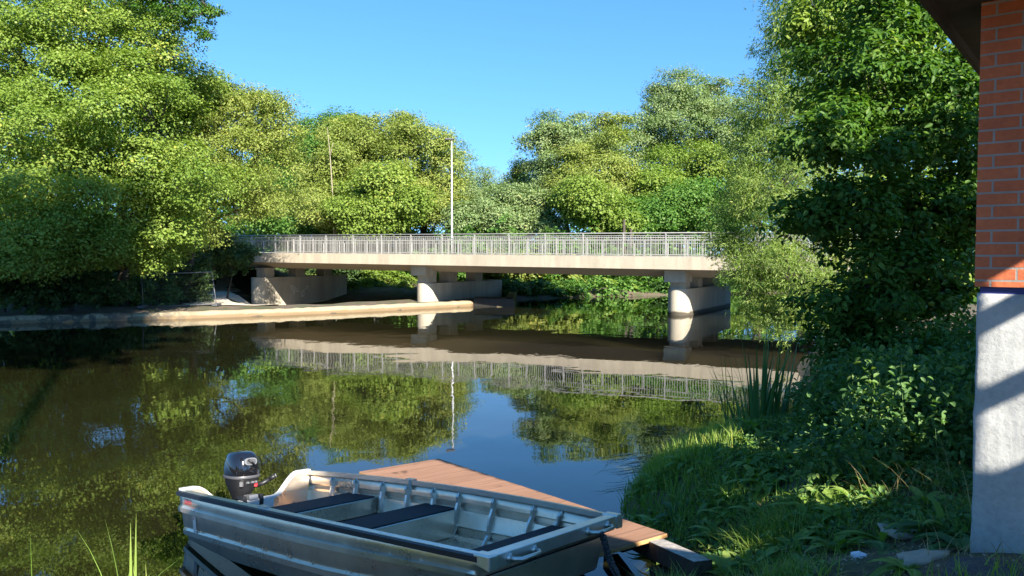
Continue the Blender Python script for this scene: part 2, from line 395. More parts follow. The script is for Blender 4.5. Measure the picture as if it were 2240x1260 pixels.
for k in range(9):
    if k == 0: n_, z_ = -3.0, .45
    pts_ = [(n_, z_) if k == 0 else last_]; n_ -= .08
    for j_ in range(14):
        pts_.append((n_, z_)); n_ += rr_.uniform(-.16, .12); z_ += rr_.uniform(-.15, .15); z_ = min(.85, max(.05, z_))
    last_ = pts_[-1]
    for (na, za), (nb_, zb2) in zip(pts_[:-1], pts_[1:]):
        dn, dz = nb_ - na, zb2 - za; l_ = math.hypot(dn, dz) + 1e-6; on, oz = -dz / l_ * .012, dn / l_ * .012; t_g = -27.6 + .524
        mb.add([bp(t_g, na + on, za + oz), bp(t_g, nb_ + on, zb2 + oz), bp(t_g, nb_ - on, zb2 - oz), bp(t_g, na - on, za - oz)], [(0, 1, 2, 3)])
mb.build('graffiti', M['spray'], pg)
# abutments at both ends
for tt in (-40.0, 17.0):
    mb = MB(); Mx = Matrix(((BU[0], BN[0], 0), (BU[1], BN[1], 0), (0, 0, 1)))
    mb.box(bp(tt, -4.95, .55), (1.2, 9.0, bz(tt) * 2 - .94 * 2 - 1.1 - .004), Mx); mb.build('abutment', M['pier'], br)
def railing(nr):
    rail = empty('railing', bp(-12, nr, bz(-12)), br)
    rail.matrix_parent_inverse = Matrix.Translation(-Vector(br.location))
    S = 2.04; k0 = -17; k1 = 10
    ts = [1.025 + S * k for k in range(k0, k1 + 1)]
    z = lambda t, h: bp(t, nr, bz(t) + h)
    mb = MB(); mb.tube([z(t, 1.08) for t in (ts[0], ts[-1])], .028, 8); mb.build('handrail', M['galv'], rail, True)
    Mx = Matrix(((BU[0], BN[0], 0), (BU[1], BN[1], 0), (0, 0, 1)))
    for i, t in enumerate(ts):
        mb = MB(); mb.box(z(t, .54), (.05, .07, 1.06), Mx); mb.box(z(t, .012), (.14, .14, .02), Mx); mb.build('railing_post', M['galv'], rail)
        if i == len(ts) - 1: break
        mb = MB(); tm = t + S / 2
        slope = Matrix.Rotation(0, 3, 'Z')
        for h, th in ((.965, .035), (.74, .035), (.09, .035)):
            a, b = z(t + .027, h), z(t + S - .027, h)
            mb.tube([a, b], th * .62, 4)
        nb = 17
        for q in range(1, nb):
            tq = t + S * q / nb
            mb.box(z(tq, (.10 + .955) / 2), (.017, .017, .85), Mx)
        mb.box(z(tm, .37), (.045, .05, .72), Mx)
        mb.build('railing_panel', M['galv'], rail)
railing(-.16); railing(BW + .16)
# street lamp on the far parapet
lp = onz(988, 535, 0); LX, LY = -4.05, 52.5
q = Vector((LX, LY, bz(-20) + .02))
lamp = empty('street_lamp', q); tag(lamp, 'tall slim pale grey street lamp standing on the far edge of the bridge', 'street lamp')
mb = MB(); mb.tube([q, q + Vector((0, 0, 1.2)), q + Vector((0, 0, 1.25)), q + Vector((0, 0, 7.55))], [.085, .085, .065, .042], 10); mb.build('pole', M['pole'], lamp, True)
mb = MB(); h = q + Vector((0, 0, 7.55)); mb.tube([h, h + Vector((0, 0, .12))], .05, 8); mb.box(h + Vector((-.12, .0, .15)), (.62, .22, .08)); mb.box(h + Vector((-.2, 0, .10)), (.36, .18, .03)); mb.build('lamp_head', M['dgrey'], lamp, bevel=.02)
mb = MB(); mb.box(q + Vector((0, -.09, .6)), (.09, .02, .34)); mb.build('service_hatch', M['galv'], lamp)

# sloping underpass path at the far left behind the fence
M['path'] = plain('pale path paving', (.55, .47, .36), .9, 0, .12, 3)

# ------------------------------------------------------------------ foliage
def unit(a): return a / np.maximum(np.linalg.norm(a, axis=1, keepdims=True), 1e-9)
def leaves(P, out, L_, W_, shape='rhomb', up=.55, droop=0.0, tint=None, jitter=.35, spread=1.0):
    """P: leaf positions, out: outward direction of the clump; returns verts, faces, tints"""
    n = len(P)
    nrm = unit(out * .6 + np.array([0, 0, up]) + rng.normal(0, .33 * spread, (n, 3)))
    d = rng.normal(0, 1, (n, 3)) + out * .8; d[:, 2] -= droop
    d = unit(d - nrm * np.sum(d * nrm, 1, keepdims=True) * (1 if droop == 0 else .4))
    s = unit(np.cross(nrm, d)); nn = np.cross(d, s)
    sc = rng.uniform(1 - jitter, 1 + jitter, (n, 1)); l = L_ * sc; wd = W_ * sc
    if shape == 'rhomb':
        V = np.stack([P, P + d * l * .5 + s * wd * .5 + nn * wd * .12, P + d * l, P + d * l * .5 - s * wd * .5 + nn * wd * .12], 1)
        F = (np.arange(n)[:, None] * 4 + np.arange(4)[None])
        T = rng.random(n) if tint is None else np.clip(tint + rng.normal(0, .16, n), 0, 1)
    else:
        lift = nn * wd * .22
        V = np.stack([P, P + d * l * .28 + s * wd * .46 + lift, P + d * l * .68 + s * wd * .38 + lift - nn * l * .05, P + d * l - nn * l * .14,
                      P + d * l * .68 - s * wd * .38 + lift - nn * l * .05, P + d * l * .28 - s * wd * .46 + lift], 1)
        b = np.arange(n)[:, None] * 6
        F = np.concatenate([b + np.array([0, 1, 2, 3]), b + np.array([0, 3, 4, 5])], 0)
        t_ = rng.random(n) if tint is None else np.clip(tint + rng.normal(0, .16, n), 0, 1)
        T = np.concatenate([t_, t_])
    return V.reshape(-1, 3), F, T
def crown_pts(blobs, n, clump, per, flat=.55, shell=.55, fill=.12):
    """blobs: (centre, (rx, ry, rz)). Each blob carries boughs (flattened domes), each bough sprays, each spray leaves."""
    C_, D_, S_ = [], [], []
    for c, r in blobs:
        c = np.array(list(c)); r = np.array(r); rm = (r[0] * r[2]) ** .5
        nb = max(4, int(6.6 * (rm / clump) ** 1.7))
        d = unit(rng.normal(0, 1, (nb, 3))); d[:, 2] = d[:, 2] * .9 + .06
        rad = shell + (1 - shell) * rng.random(nb) ** .6
        C_.append(c + d * r * rad[:, None]); D_.append(d); S_.append(clump * rng.uniform(.55, 1.3, nb) * min(1.0, .45 + .5 * rm / clump))
    cc = np.concatenate(C_); d = np.concatenate(D_); cs = np.concatenate(S_)
    w_ = cs ** 2; m = rng.poisson(n * .88 * w_ / w_.sum() / per * 3) + 1               # sprays per bough
    bi = np.repeat(np.arange(len(cc)), m)
    e = unit(rng.normal(0, 1, (len(bi), 3)) + d[bi] * .55 + np.array([0, 0, .45]))
    sc = cc[bi] + e * cs[bi][:, None] * np.array([1, 1, flat]) * (rng.uniform(.45, 1.0, len(bi)) ** .7 * (1 + .55 * (rng.random(len(bi)) < .28) * rng.random(len(bi))))[:, None]
    k = rng.poisson(per / 3, len(bi)) + 1; si = np.repeat(np.arange(len(bi)), k)
    off = np.clip(rng.normal(0, 1, (len(si), 3)), -1.7, 1.7) * np.array([1, 1, .6])
    P = sc[si] + off * (cs[bi][si] * .20)[:, None]
    out = unit(e[si] * .9 + off * .35)
    tint = np.clip(.5 + rng.normal(0, .13, len(cc))[bi][si] + rng.normal(0, .10, len(bi))[si], 0, 1)
    # a sparse inner fill so that the crown is not hollow
    nf = int(n * fill); bk = rng.integers(0, len(blobs), nf); bc = np.array([list(b_[0]) for b_ in blobs])[bk]; br_ = np.array([list(b_[1]) for b_ in blobs])[bk]
    fd = unit(rng.normal(0, 1, (nf, 3))); P = np.concatenate([P, bc + fd * br_ * (rng.random(nf) ** .5 * .72)[:, None]])
    out = np.concatenate([out, fd]); tint = np.concatenate([tint, np.full(nf, .4)])
    return P, out, tint, cc, d
def plant(name, label, cat, blobs, n, mat, clump=.7, per=60, leaf=(.14, .10), shape='rhomb', trunk=None, trunk_r=.2, flat=.55, up=.55, droop=0.0,
          limbs=40, fill=.12, group=None, bark='bark', twig=.018, shell=.55, keep=None, part='crown', woody='trunk'):
    P, out, tint, cc, d = crown_pts(blobs, n, clump, per, flat, shell, fill)
    if keep is not None:
        k = keep(P); P, out, tint = P[k], out[k], tint[k]
    base = trunk[0] if trunk else Vector((np.mean([b[0][0] for b in blobs]), np.mean([b[0][1] for b in blobs]), 0))
    if not trunk: base.z = gz(base.x, base.y)
    root = empty(name, base); tag(root, label, cat, group)
    V, F, T = leaves(P, out, leaf[0], leaf[1], shape, up, droop, tint)
    link(part, np_mesh(part, V, F, T), M[mat], root)
    mb = MB()
    tp = trunk if trunk else [base - Vector((0, 0, .2)), Vector(blobs[0][0])]
    pts = []
    for a, b in zip(tp[:-1], tp[1:]):
        for i in range(4): pts.append(Vector(a).lerp(Vector(b), i / 4) + Vector((random.uniform(-1, 1), random.uniform(-1, 1), 0)) * trunk_r * .35)
    pts.append(Vector(tp[-1])); pts[0] = Vector(tp[0]) - Vector((0, 0, .3))
    k = len(pts); rr = [trunk_r * (1 - .8 * i / (k - 1)) for i in range(k)]; rr[0] *= 1.35
    mb.tube(pts, rr, 8)
    zs = [p.z for p in pts]
    for b in blobs:
        c = Vector(b[0]); i = min(range(k), key=lambda j: abs(pts[j].z - (c.z - .5 * (c - pts[j]).length)))
        i = min(max(i, 1), k - 1); a = pts[i]; mid = a.lerp(c, .5) + Vector((0, 0, .12 * (c - a).length)) + Vector((random.uniform(-.1, .1),) * 3) * (c - a).length
        r0 = min(rr[i] * .75, trunk_r * .5)
        if (c - a).length > .1: mb.tube([a, mid, c], [r0, r0 * .6, r0 * .35], 6)
    sel = rng.choice(len(cc), min(limbs, len(cc)), replace=False); bc = np.array([list(b[0]) for b in blobs])
    for j in sel:
        e = Vector(cc[j]); q_ = Vector(bc[np.argmin(np.sum((bc - cc[j]) ** 2, 1))]); 
        if (e - q_).length < .05: continue
        md = q_.lerp(e, .5) + Vector((random.uniform(-.08, .08), random.uniform(-.08, .08), random.uniform(-.02, .12))) * (e - q_).length
        mb.tube([q_, md, e, e + (e - md) * .4], [twig * 2.2, twig * 1.5, twig, twig * .4], 5)
    mb.build(woody, M[bark], root, True)
    return root
def B(px, py, rx, ry, Y, depth=None, sq=1.0, fwd=0.0):
    """a crown blob seen round a pixel, at its distance"""
    Y -= fwd; k = Y / FPX; c = at(px, py, Y); r_ = (rx * k, (depth if depth else (rx + ry) * .5 * k * sq), ry * k)
    return (c, r_)
def tr(px, Y, *tops):
    a = at(px, 600, Y); a = Vector((a.x, Y, gz(a.x, Y)))
    return [a] + [at(x, y, Y_) for x, y, Y_ in tops]

LB = dict(clump=1.15, per=75, leaf=(.105, .085), flat=.42)
plant('alder_tree', 'tall bushy alder tree nearest the water at the far left bank', 'tree',
      [B(-60, 120, 150, 150, 36, 4.2, fwd=1), B(70, 150, 130, 120, 35, 4.2, fwd=1), B(20, 320, 150, 110, 34.5, 4.2, fwd=2.5), B(140, 300, 110, 90, 34, 4.2, fwd=2.5), B(40, 470, 130, 90, 34, 4.2, fwd=2.5), B(150, 440, 100, 80, 33.5, 4.2, fwd=2.5), B(-80, 480, 120, 110, 35, 4.2, fwd=2.5), B(20, 560, 90, 50, 34, 3.2, fwd=3), B(120, 545, 80, 50, 34, 3.2, fwd=3), B(-60, 580, 90, 60, 34, 3.2, fwd=3), B(30, 20, 130, 80, 37, 4.2, fwd=1)],
      150000, 'alder', trunk=tr(40, 37, (50, 350, 37), (40, 60, 37)), trunk_r=.28, limbs=90, **LB)
plant('alder_tree', 'broad light green alder tree whose crown reaches the top of the picture above the fence', 'tree',
      [B(230, 100, 130, 120, 37, 4.2, fwd=1), B(330, 150, 110, 110, 37, 4.2, fwd=1), B(210, 240, 110, 90, 36, 4.2, fwd=1), B(340, 280, 110, 90, 35.5, 4.2, fwd=2.5), B(250, 360, 120, 80, 35, 4.2, fwd=2.5), B(370, 400, 100, 80, 35, 4.2, fwd=2.5), B(280, 480, 110, 70, 34.5, 4.2, fwd=2.5), B(270, 10, 110, 70, 38, 4.2, fwd=1), B(390, 200, 60, 60, 37, 4.2, fwd=1), B(200, 560, 70, 42, 34, 3, fwd=2.5), B(290, 550, 70, 36, 34.5, 3, fwd=2), B(390, 525, 80, 42, 36, 3, fwd=1.5), B(190, 520, 70, 50, 34, 4.2, fwd=2.5)],
      170000, 'alder', trunk=tr(270, 38, (270, 350, 38), (280, 60, 38)), trunk_r=.28, limbs=110, **LB)
plant('willow_tree', 'yellowish green tree leaning out over the bridge end beside the fence', 'tree',
      [B(480, 270, 90, 70, 39), B(555, 270, 70, 60, 39), B(600, 290, 42, 40, 39), B(450, 350, 100, 70, 38), B(560, 360, 75, 65, 39), B(500, 430, 110, 60, 38), B(440, 470, 90, 55, 37), B(570, 440, 55, 45, 40), B(420, 250, 70, 60, 39), B(540, 222, 46, 34, 39), B(590, 245, 34, 28, 39)],
      100000, 'olive', trunk=tr(400, 40, (430, 480, 40), (500, 300, 39.5)), trunk_r=.22, limbs=130, clump=.95, per=60, leaf=(.11, .06), droop=.3)
plant('alder_tree', 'dark drooping branch tip of a tall tree poking into the sky at upper left', 'tree',
      [B(370, 5, 70, 40, 33), B(420, 40, 40, 32, 33), B(450, 75, 22, 16, 33), B(330, -60, 90, 60, 33), B(455, 20, 20, 18, 33)],
      9000, 'dark', trunk=[at(120, 600, 40), at(200, 100, 38), at(330, -60, 33.5)], trunk_r=.1, limbs=60, clump=.36, per=40, leaf=(.11, .07), droop=.4)
# shrubs along the quay
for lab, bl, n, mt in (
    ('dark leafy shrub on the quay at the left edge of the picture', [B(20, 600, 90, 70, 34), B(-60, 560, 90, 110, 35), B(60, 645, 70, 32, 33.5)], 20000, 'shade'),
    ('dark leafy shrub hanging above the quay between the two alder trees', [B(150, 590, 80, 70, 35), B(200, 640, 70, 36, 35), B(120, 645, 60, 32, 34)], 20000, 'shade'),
    ('green shrub on the quay growing through the left end of the wire fence', [B(275, 600, 60, 60, 39), B(330, 640, 55, 38, 38.7), B(240, 650, 50, 26, 38)], 17000, 'nettle'),
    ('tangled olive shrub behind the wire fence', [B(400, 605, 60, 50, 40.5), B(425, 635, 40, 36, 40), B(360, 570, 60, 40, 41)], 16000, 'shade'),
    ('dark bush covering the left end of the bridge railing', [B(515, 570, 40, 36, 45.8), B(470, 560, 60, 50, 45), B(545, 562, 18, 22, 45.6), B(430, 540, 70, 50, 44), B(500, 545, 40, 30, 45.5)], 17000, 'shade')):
    plant('shrub', lab, 'shrub', bl, n, mt, clump=.4, per=50, leaf=(.12, .085), trunk_r=.07, limbs=40, group='shrubs along the quay', part='foliage', woody='stem')

BK = dict(clump=1.75, per=60, leaf=(.18, .135), flat=.55)
far_trees = [
 ('maple_tree', 'round dark green maple rising above the others left of the lamp post', [B(720, 295, 55, 45, 76), B(700, 350, 70, 60, 75), B(760, 310, 40, 50, 76)], 15000, 'maple', (720, 76)),
 ('maple_tree', 'dark green maple filling the gap beside the leaning willow', [B(640, 340, 60, 55, 70), B(620, 420, 70, 60, 69), B(650, 480, 60, 45, 68), B(580, 470, 60, 40, 68)], 15000, 'maple', (635, 70)),
 ('willow_tree', 'large rounded yellow green willow in the middle of the far trees', [B(820, 320, 75, 55, 70), B(870, 300, 60, 40, 71), B(780, 350, 60, 60, 70), B(860, 370, 80, 60, 69), B(760, 290, 40, 30, 72)], 21000, 'olive', (830, 71)),
 ('willow_tree', 'olive willow just left of the lamp post', [B(915, 330, 55, 50, 66), B(930, 400, 60, 60, 66), B(900, 450, 70, 50, 65), B(950, 460, 50, 45, 65)], 18000, 'olive', (925, 67)),
 ('maple_tree', 'bright green maple behind the railing below the large rounded willow', [B(820, 420, 60, 48, 62), B(790, 465, 60, 40, 61), B(860, 460, 50, 45, 61)], 15000, 'alder', (820, 63)),
 ('birch_tree', 'yellowish tree beside the bare dead trunk behind the railing', [B(720, 400, 45, 65, 64), B(700, 470, 50, 40, 63), B(740, 480, 40, 40, 63), B(725, 340, 26, 50, 65)], 14000, 'olive', (735, 65)),
 ('ash_tree', 'thin airy ash tree showing sky through it behind the lamp post', [B(975, 320, 30, 30, 84), B(1000, 360, 28, 35, 84), B(1020, 420, 32, 45, 83), B(985, 400, 35, 50, 83)], 7500, 'pale', (1000, 84)),
 ('willow_tree', 'low spreading grey green willow in the gap right of the lamp post', [B(1090, 460, 70, 38, 63), B(1150, 470, 60, 40, 62), B(1040, 480, 50, 34, 62), B(1200, 485, 40, 28, 62)], 17000, 'pale', (1110, 64)),
 ('poplar_tree', 'pale distant tree low in the gap of sky', [B(1060, 405, 40, 32, 110), B(1020, 430, 40, 40, 112), B(1100, 425, 40, 30, 110)], 6000, 'pale', (1060, 112)),
 ('poplar_tree', 'slender pointed tree between the gap and the tall right hand trees', [B(1130, 380, 18, 34, 78), B(1145, 425, 34, 45, 77), B(1110, 450, 25, 40, 77)], 7500, 'olive', (1135, 78)),
 ('willow_tree', 'tall silvery willow with a narrow leaning side crown right of the gap', [B(1190, 350, 34, 70, 68), B(1240, 300, 60, 48, 70), B(1290, 300, 55, 50, 70), B(1210, 430, 50, 55, 68)], 18000, 'pale', (1240, 70)),
 ('oak_tree', 'yellow green tree standing in front of the silvery willow', [B(1310, 340, 60, 48, 66), B(1340, 290, 30, 40, 69), B(1280, 400, 50, 38, 65), B(1350, 400, 40, 40, 66)], 12000, 'olive', (1300, 67)),
 ('oak_tree', 'bright leafy oak low behind the railing right of the silvery willow', [B(1300, 445, 60, 50, 60), B(1270, 480, 50, 30, 60), B(1340, 480, 40, 30, 60)], 12000, 'alder', (1300, 61)),
 ('poplar_tree', 'tallest rounded poplar of the far trees at right', [B(1460, 215, 55, 45, 76), B(1530, 220, 55, 50, 76), B(1490, 290, 90, 60, 75), B(1420, 280, 45, 60, 76), B(1570, 300, 70, 70, 75), B(1395, 340, 40, 60, 75)], 26000, 'pale', (1490, 76)),
 ('oak_tree', 'mid green spreading oak below the tallest poplar', [B(1440, 395, 75, 40, 68), B(1520, 370, 70, 50, 69), B(1400, 430, 45, 35, 66), B(1500, 440, 60, 35, 67)], 16000, 'alder', (1470, 69)),
 ('maple_tree', 'dark maple low behind the railing in the shade of the spreading oak', [B(1440, 480, 80, 45, 64), B(1530, 475, 70, 50, 63), B(1380, 490, 40, 30, 62)], 15000, 'maple', (1470, 65)),
 ('poplar_tree', 'large poplar partly hidden behind the near willow', [B(1630, 260, 60, 70, 74), B(1640, 380, 90, 80, 73), B(1720, 300, 90, 100, 74), B(1600, 460, 70, 50, 70), B(1800, 400, 110, 120, 72), B(1900, 480, 120, 120, 70)], 20000, 'pale', (1660, 74)),
]
for nm, lab, bl, n, mt, (px, Y) in far_trees:
    top = bl[0]; kw = dict(BK)
    if Y > 100: kw.update(leaf=(.3, .2), clump=2)
    if mt == 'pale' or mt == 'olive': kw.update(leaf=(.19, .10), per=60, clump=1.5)
    t_ = tr(px, Y, (px, 480, Y)); t_.append(Vector(top[0]))
    plant(nm, lab, 'tree', bl, int(n * 3.0), mt, trunk=t_, trunk_r=.3, limbs=50, group='trees beyond the bridge', twig=.03, **kw)
# bare dead trunk
q = at(735, 560, 62); q.z = gz(q.x, q.y); root = empty('dead_tree', q); tag(root, 'bare pale dead tree trunk standing up among the yellowish trees', 'tree')
mb = MB(); mb.tube([q, at(728, 430, 62), at(722, 340, 62), at(716, 278, 62)], [.09, .06, .035, .012], 7); mb.tube([at(722, 340, 62), at(729, 312, 62)], [.05, .02], 5); mb.build('trunk', M['palebark'], root, True)
# lit bushes on the far bank seen under the deck
for lab, bl, n, mt, per in (
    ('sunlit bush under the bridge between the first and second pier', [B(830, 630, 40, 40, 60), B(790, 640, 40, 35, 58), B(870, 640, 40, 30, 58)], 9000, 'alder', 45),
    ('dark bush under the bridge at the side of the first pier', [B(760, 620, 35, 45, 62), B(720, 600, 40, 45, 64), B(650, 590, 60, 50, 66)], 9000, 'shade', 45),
    ('pale drooping bush hanging over the far water between the piers', [B(1150, 590, 50, 30, 54), B(1220, 600, 50, 35, 54), B(1100, 590, 40, 40, 53)], 9000, 'olive', 45),
    ('bright green bush low on the far bank beneath the deck', [B(1170, 640, 50, 16, 51), B(1230, 645, 40, 12, 51.5), B(1120, 640, 40, 18, 50.5)], 6000, 'nettle', 45),
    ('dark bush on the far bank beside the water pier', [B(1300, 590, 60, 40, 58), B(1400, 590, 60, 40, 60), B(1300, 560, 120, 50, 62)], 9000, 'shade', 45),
    ('small green bush on the far bank touching the water pier', [B(1440, 640, 22, 18, 55), B(1460, 620, 30, 30, 58)], 3000, 'nettle', 45),
    ('sunlit bush on the far bank right of the water pier', [B(1620, 600, 60, 50, 62), B(1700, 600, 70, 60, 62), B(1780, 610, 70, 60, 60)], 10000, 'alder', 45),
    ('low green bush beside the path left of the first pier', [B(505, 625, 30, 12, 58), B(530, 610, 25, 16, 60)], 2500, 'grass', 45)):
    plant('bush', lab, 'bush', bl, int(n * 1.3), mt, clump=.6, per=per, leaf=(.2, .14), trunk_r=.08, limbs=25, group='bushes on the far bank', part='foliage', woody='stem')
# leaning trunks in the shade under the bridge
for lab, a, b in (('slim trunk standing upright in the shade under the bridge', (1375, 650), (1365, 540)), ('crooked trunk leaning left in the shade under the bridge', (1420, 645), (1380, 560))):
    p0 = at(a[0], a[1], 57); p0.z = gz(p0.x, 57); p1 = at(b[0], b[1], 57); root = empty('bare_tree', p0); tag(root, lab, 'tree')
    mb = MB(); mb.tube([p0, p0.lerp(p1, .5) + Vector((.12, 0, 0)), p1, p1 + Vector((0, 0, 2))], [.2, .16, .14, .08], 7); mb.build('trunk', M['bark'], root, True)
# woodland mass far behind
def wood():
    blobs = []
    for a in np.linspace(-58, 58, 52):
        D = rng.uniform(86, 104); x = math.tan(R(a)) * D
        hh = rng.uniform(4.5, 7.5) + (4 if abs(a) > 9 else 0) + (5 if a < -17 else 0)
        blobs.append((Vector((x, D, hh * .55)), (4.5, 4, hh * .62)))
    P, out, tint, cc, d = crown_pts(blobs, 110000, 2.0, 45, .6, .5)
    V, F, T = leaves(P, out, .5, .36, 'rhomb', .5, 0, tint * .8)
    o = link('woodland', np_mesh('woodland', V, F, T), M['maple']); tag(o, kind='stuff')
wood()
def understory():
    blobs = []
    for k in range(130):
        t = rng.uniform(-62, 22); n_ = rng.uniform(-24, -14); q_ = bp(t, n_, 0); hh = rng.uniform(1.5, 3.4)
        if gz(q_.x, q_.y) < .02: continue
        q_.z = gz(q_.x, q_.y) + hh * .6; blobs.append((q_, (2.2, 1.8, hh)))
    for k in range(46):
        q_ = Vector((rng.uniform(-46, -19), rng.uniform(39, 60), 0))
        if q_.x > -.40 * q_.y: continue
        hh = rng.uniform(1.6, 3.2); q_.z = gz(q_.x, q_.y) + hh * .7; blobs.append((q_, (2.4, 2.0, hh)))
    fs = far_shore[1:5]
    for (a, b) in zip(fs[:-1], fs[1:]):
        a, b = Vector((a[0], a[1], 0)), Vector((b[0], b[1], 0)); k = max(2, int((b - a).length / 1.1))
        for j in range(k):
            q_ = a.lerp(b, j / k) + Vector((random.uniform(-.3, .3), .9 + random.uniform(0, .8), 0)); hh = random.uniform(.5, 1.2); q_.z = .15 + hh * .35; blobs.append((q_, (1.0, .8, hh)))
            q_ = q_ + Vector((random.uniform(-.5, .5), random.uniform(2, 4), 0)); q_.z = .6; blobs.append((q_, (1.3, 1.2, random.uniform(.8, 1.8))))
    P, out, tint, cc, d = crown_pts(blobs, 110000, .8, 50, .6, .3)
    V, F, T = leaves(P, out, .24, .17, 'rhomb', .6, 0, tint)
    tag(link('undergrowth', np_mesh('undergrowth', V, F, T), M['maple']), kind='stuff')
understory()

# unseen trees added behind the camera so the hull reflects dark green
for lab, x, y, h in (('unseen dense green tree added behind the boathouse for the boat reflections', -12, -15, 5.5), ('unseen bushy green tree added behind the camera for the boat reflections', -3, -20, 6.0), ('unseen broad green tree added far behind the boathouse for the boat reflections', 7, -20, 6.5), ('unseen round green tree added back from the left bank for the boat reflections', -17, -9, 5.5), ):
    c = Vector((x, y, gz(x, y))); plant('added_tree', lab, 'tree', [(c + Vector((dx, dy, h * f)), (2.6, 2.4, h * .33)) for dx, dy, f in ((0, 0, .66), (2, .5, .4), (-2, -.4, .42), (.4, 1.2, .25))], 5000, 'maple', clump=1.0, per=60, leaf=(.4, .3), trunk=[c, c + Vector((.2, 0, h * .8))], trunk_r=.2, limbs=12)

c = Vector((9, 3.6, 1.0)); plant('added_tree', 'unseen leafy green tree added right of the boathouse to shade the hazel', 'tree', [(Vector((8.2, 3.4, 6.6)), (2.0, 1.8, 1.6)), (Vector((9.4, 4.4, 6.0)), (1.6, 1.6, 1.4))], 6000, 'maple', clump=.8, per=50, leaf=(.3, .22), trunk=[c, Vector((8.4, 3.5, 7.5))], trunk_r=.15, limbs=12)  # unseen tree added to cast shade on the dark shrub
# unseen poplars placed and shaped to throw shadow on the left bank and water
for lab, bl in (('unseen tall poplar placed well behind the boathouse to shade the left bank', [(-4, -8, 17, 3.0), (-3, -8, 21.5, 3.0), (-3.5, -8, 26, 2.4)]), ('unseen second tall poplar placed further behind the boathouse to shade the left bank', [(2.5, -9, 22, 2.8), (3, -9, 26, 2.8), (3, -9, 30, 2.0)]), ('unseen slender poplar added between the two others to close their shadow', [(-.5, -8.5, 23, 2.3), (-.5, -8.5, 27, 2.3)])):
    c = Vector((bl[0][0], bl[0][1], 1.0)); plant('poplar_tree', lab, 'tree', [(Vector(b[:3]), (b[3], b[3], b[3] * 1.0)) for b in bl], 6500, 'maple', clump=1.0, per=50, leaf=(.45, .34), trunk=[c, Vector(bl[-1][:3])], trunk_r=.22, limbs=12, shell=.3)

# near willow over the right bank
def keep_w(P): return np.ones(len(P), bool)
plant('willow_tree', 'sunlit willow with narrow leaves hanging over the right end of the bridge', 'tree',
      [B(1640, 330, 60, 90, 21), B(1690, 220, 60, 100, 20.5), B(1620, 470, 60, 90, 21), B(1700, 420, 80, 110, 20), B(1655, 580, 70, 70, 20.5), B(1720, 90, 60, 90, 20.5), B(1690, 690, 70, 50, 20), B(1730, 620, 80, 100, 19.5), B(1760, -20, 90, 80, 20), B(1590, 520, 40, 40, 21), B(1620, 600, 40, 50, 21), B(1800, 500, 120, 200, 21), B(1770, 240, 100, 150, 21)],
      100000, 'willow', clump=.42, per=30, fill=.05, leaf=(.105, .022), shape='rhomb', trunk=tr(1850, 21.5, (1830, 450, 21.5), (1760, 150, 21)), trunk_r=.16, droop=.7, limbs=320, twig=.007, flat=.9, up=.3, shell=.25)
# near dark shrub tree on the right bank
plant('hazel_tree', 'large dark shrubby tree with pointed leaves shading the right bank beside the brick pillar', 'tree',
      [B(1900, 150, 120, 110, 10.5), B(1830, 310, 110, 90, 10), B(1990, 310, 120, 110, 10.5), B(1850, 460, 120, 90, 9.8), B(2000, 480, 120, 110, 10.3), B(1890, 620, 130, 90, 9.8), B(2030, 640, 110, 90, 10), B(1880, 740, 90, 70, 9.8), B(2000, 760, 120, 70, 10), B(1930, 20, 120, 100, 11), B(2080, 220, 80, 120, 10.5), B(1770, 470, 50, 40, 9.8), B(2090, 420, 70, 200, 10.5)],
      38000, 'dark', clump=.36, per=20, fill=.03, leaf=(.085, .046), shape='oval', trunk=tr(1960, 11, (1950, 500, 11), (1930, 100, 11)), trunk_r=.06, limbs=260, twig=.005, flat=.6, shell=.2)
plant('lilac_tree', 'lighter leafy tree top catching sun beneath the dark eave', 'tree',
      [B(1800, 60, 100, 70, 13), B(1880, 90, 90, 90, 13), B(2000, 130, 110, 90, 13.5), B(1950, 30, 110, 80, 13.5), B(2080, 250, 80, 80, 13.5), B(1960, 250, 120, 120, 14), B(1850, 200, 80, 80, 13.5)],
      22000, 'alder', clump=.40, per=20, fill=.03, leaf=(.10, .055), shape='oval', trunk=tr(1960, 14.5, (1950, 400, 14.5), (1930, 120, 14)), trunk_r=.07, limbs=120, twig=.006, shell=.3)
plant('elder_shrub', 'sunlit yellow green shrub glimpsed through the dark tree beside the pillar', 'shrub',
      [B(2080, 560, 110, 110, 19), B(2000, 430, 110, 110, 20), B(2160, 420, 90, 160, 20), B(1960, 620, 90, 90, 20)],
      16000, 'alder', clump=.4, per=45, leaf=(.12, .08), trunk_r=.07, limbs=40, part='foliage', woody='stem')

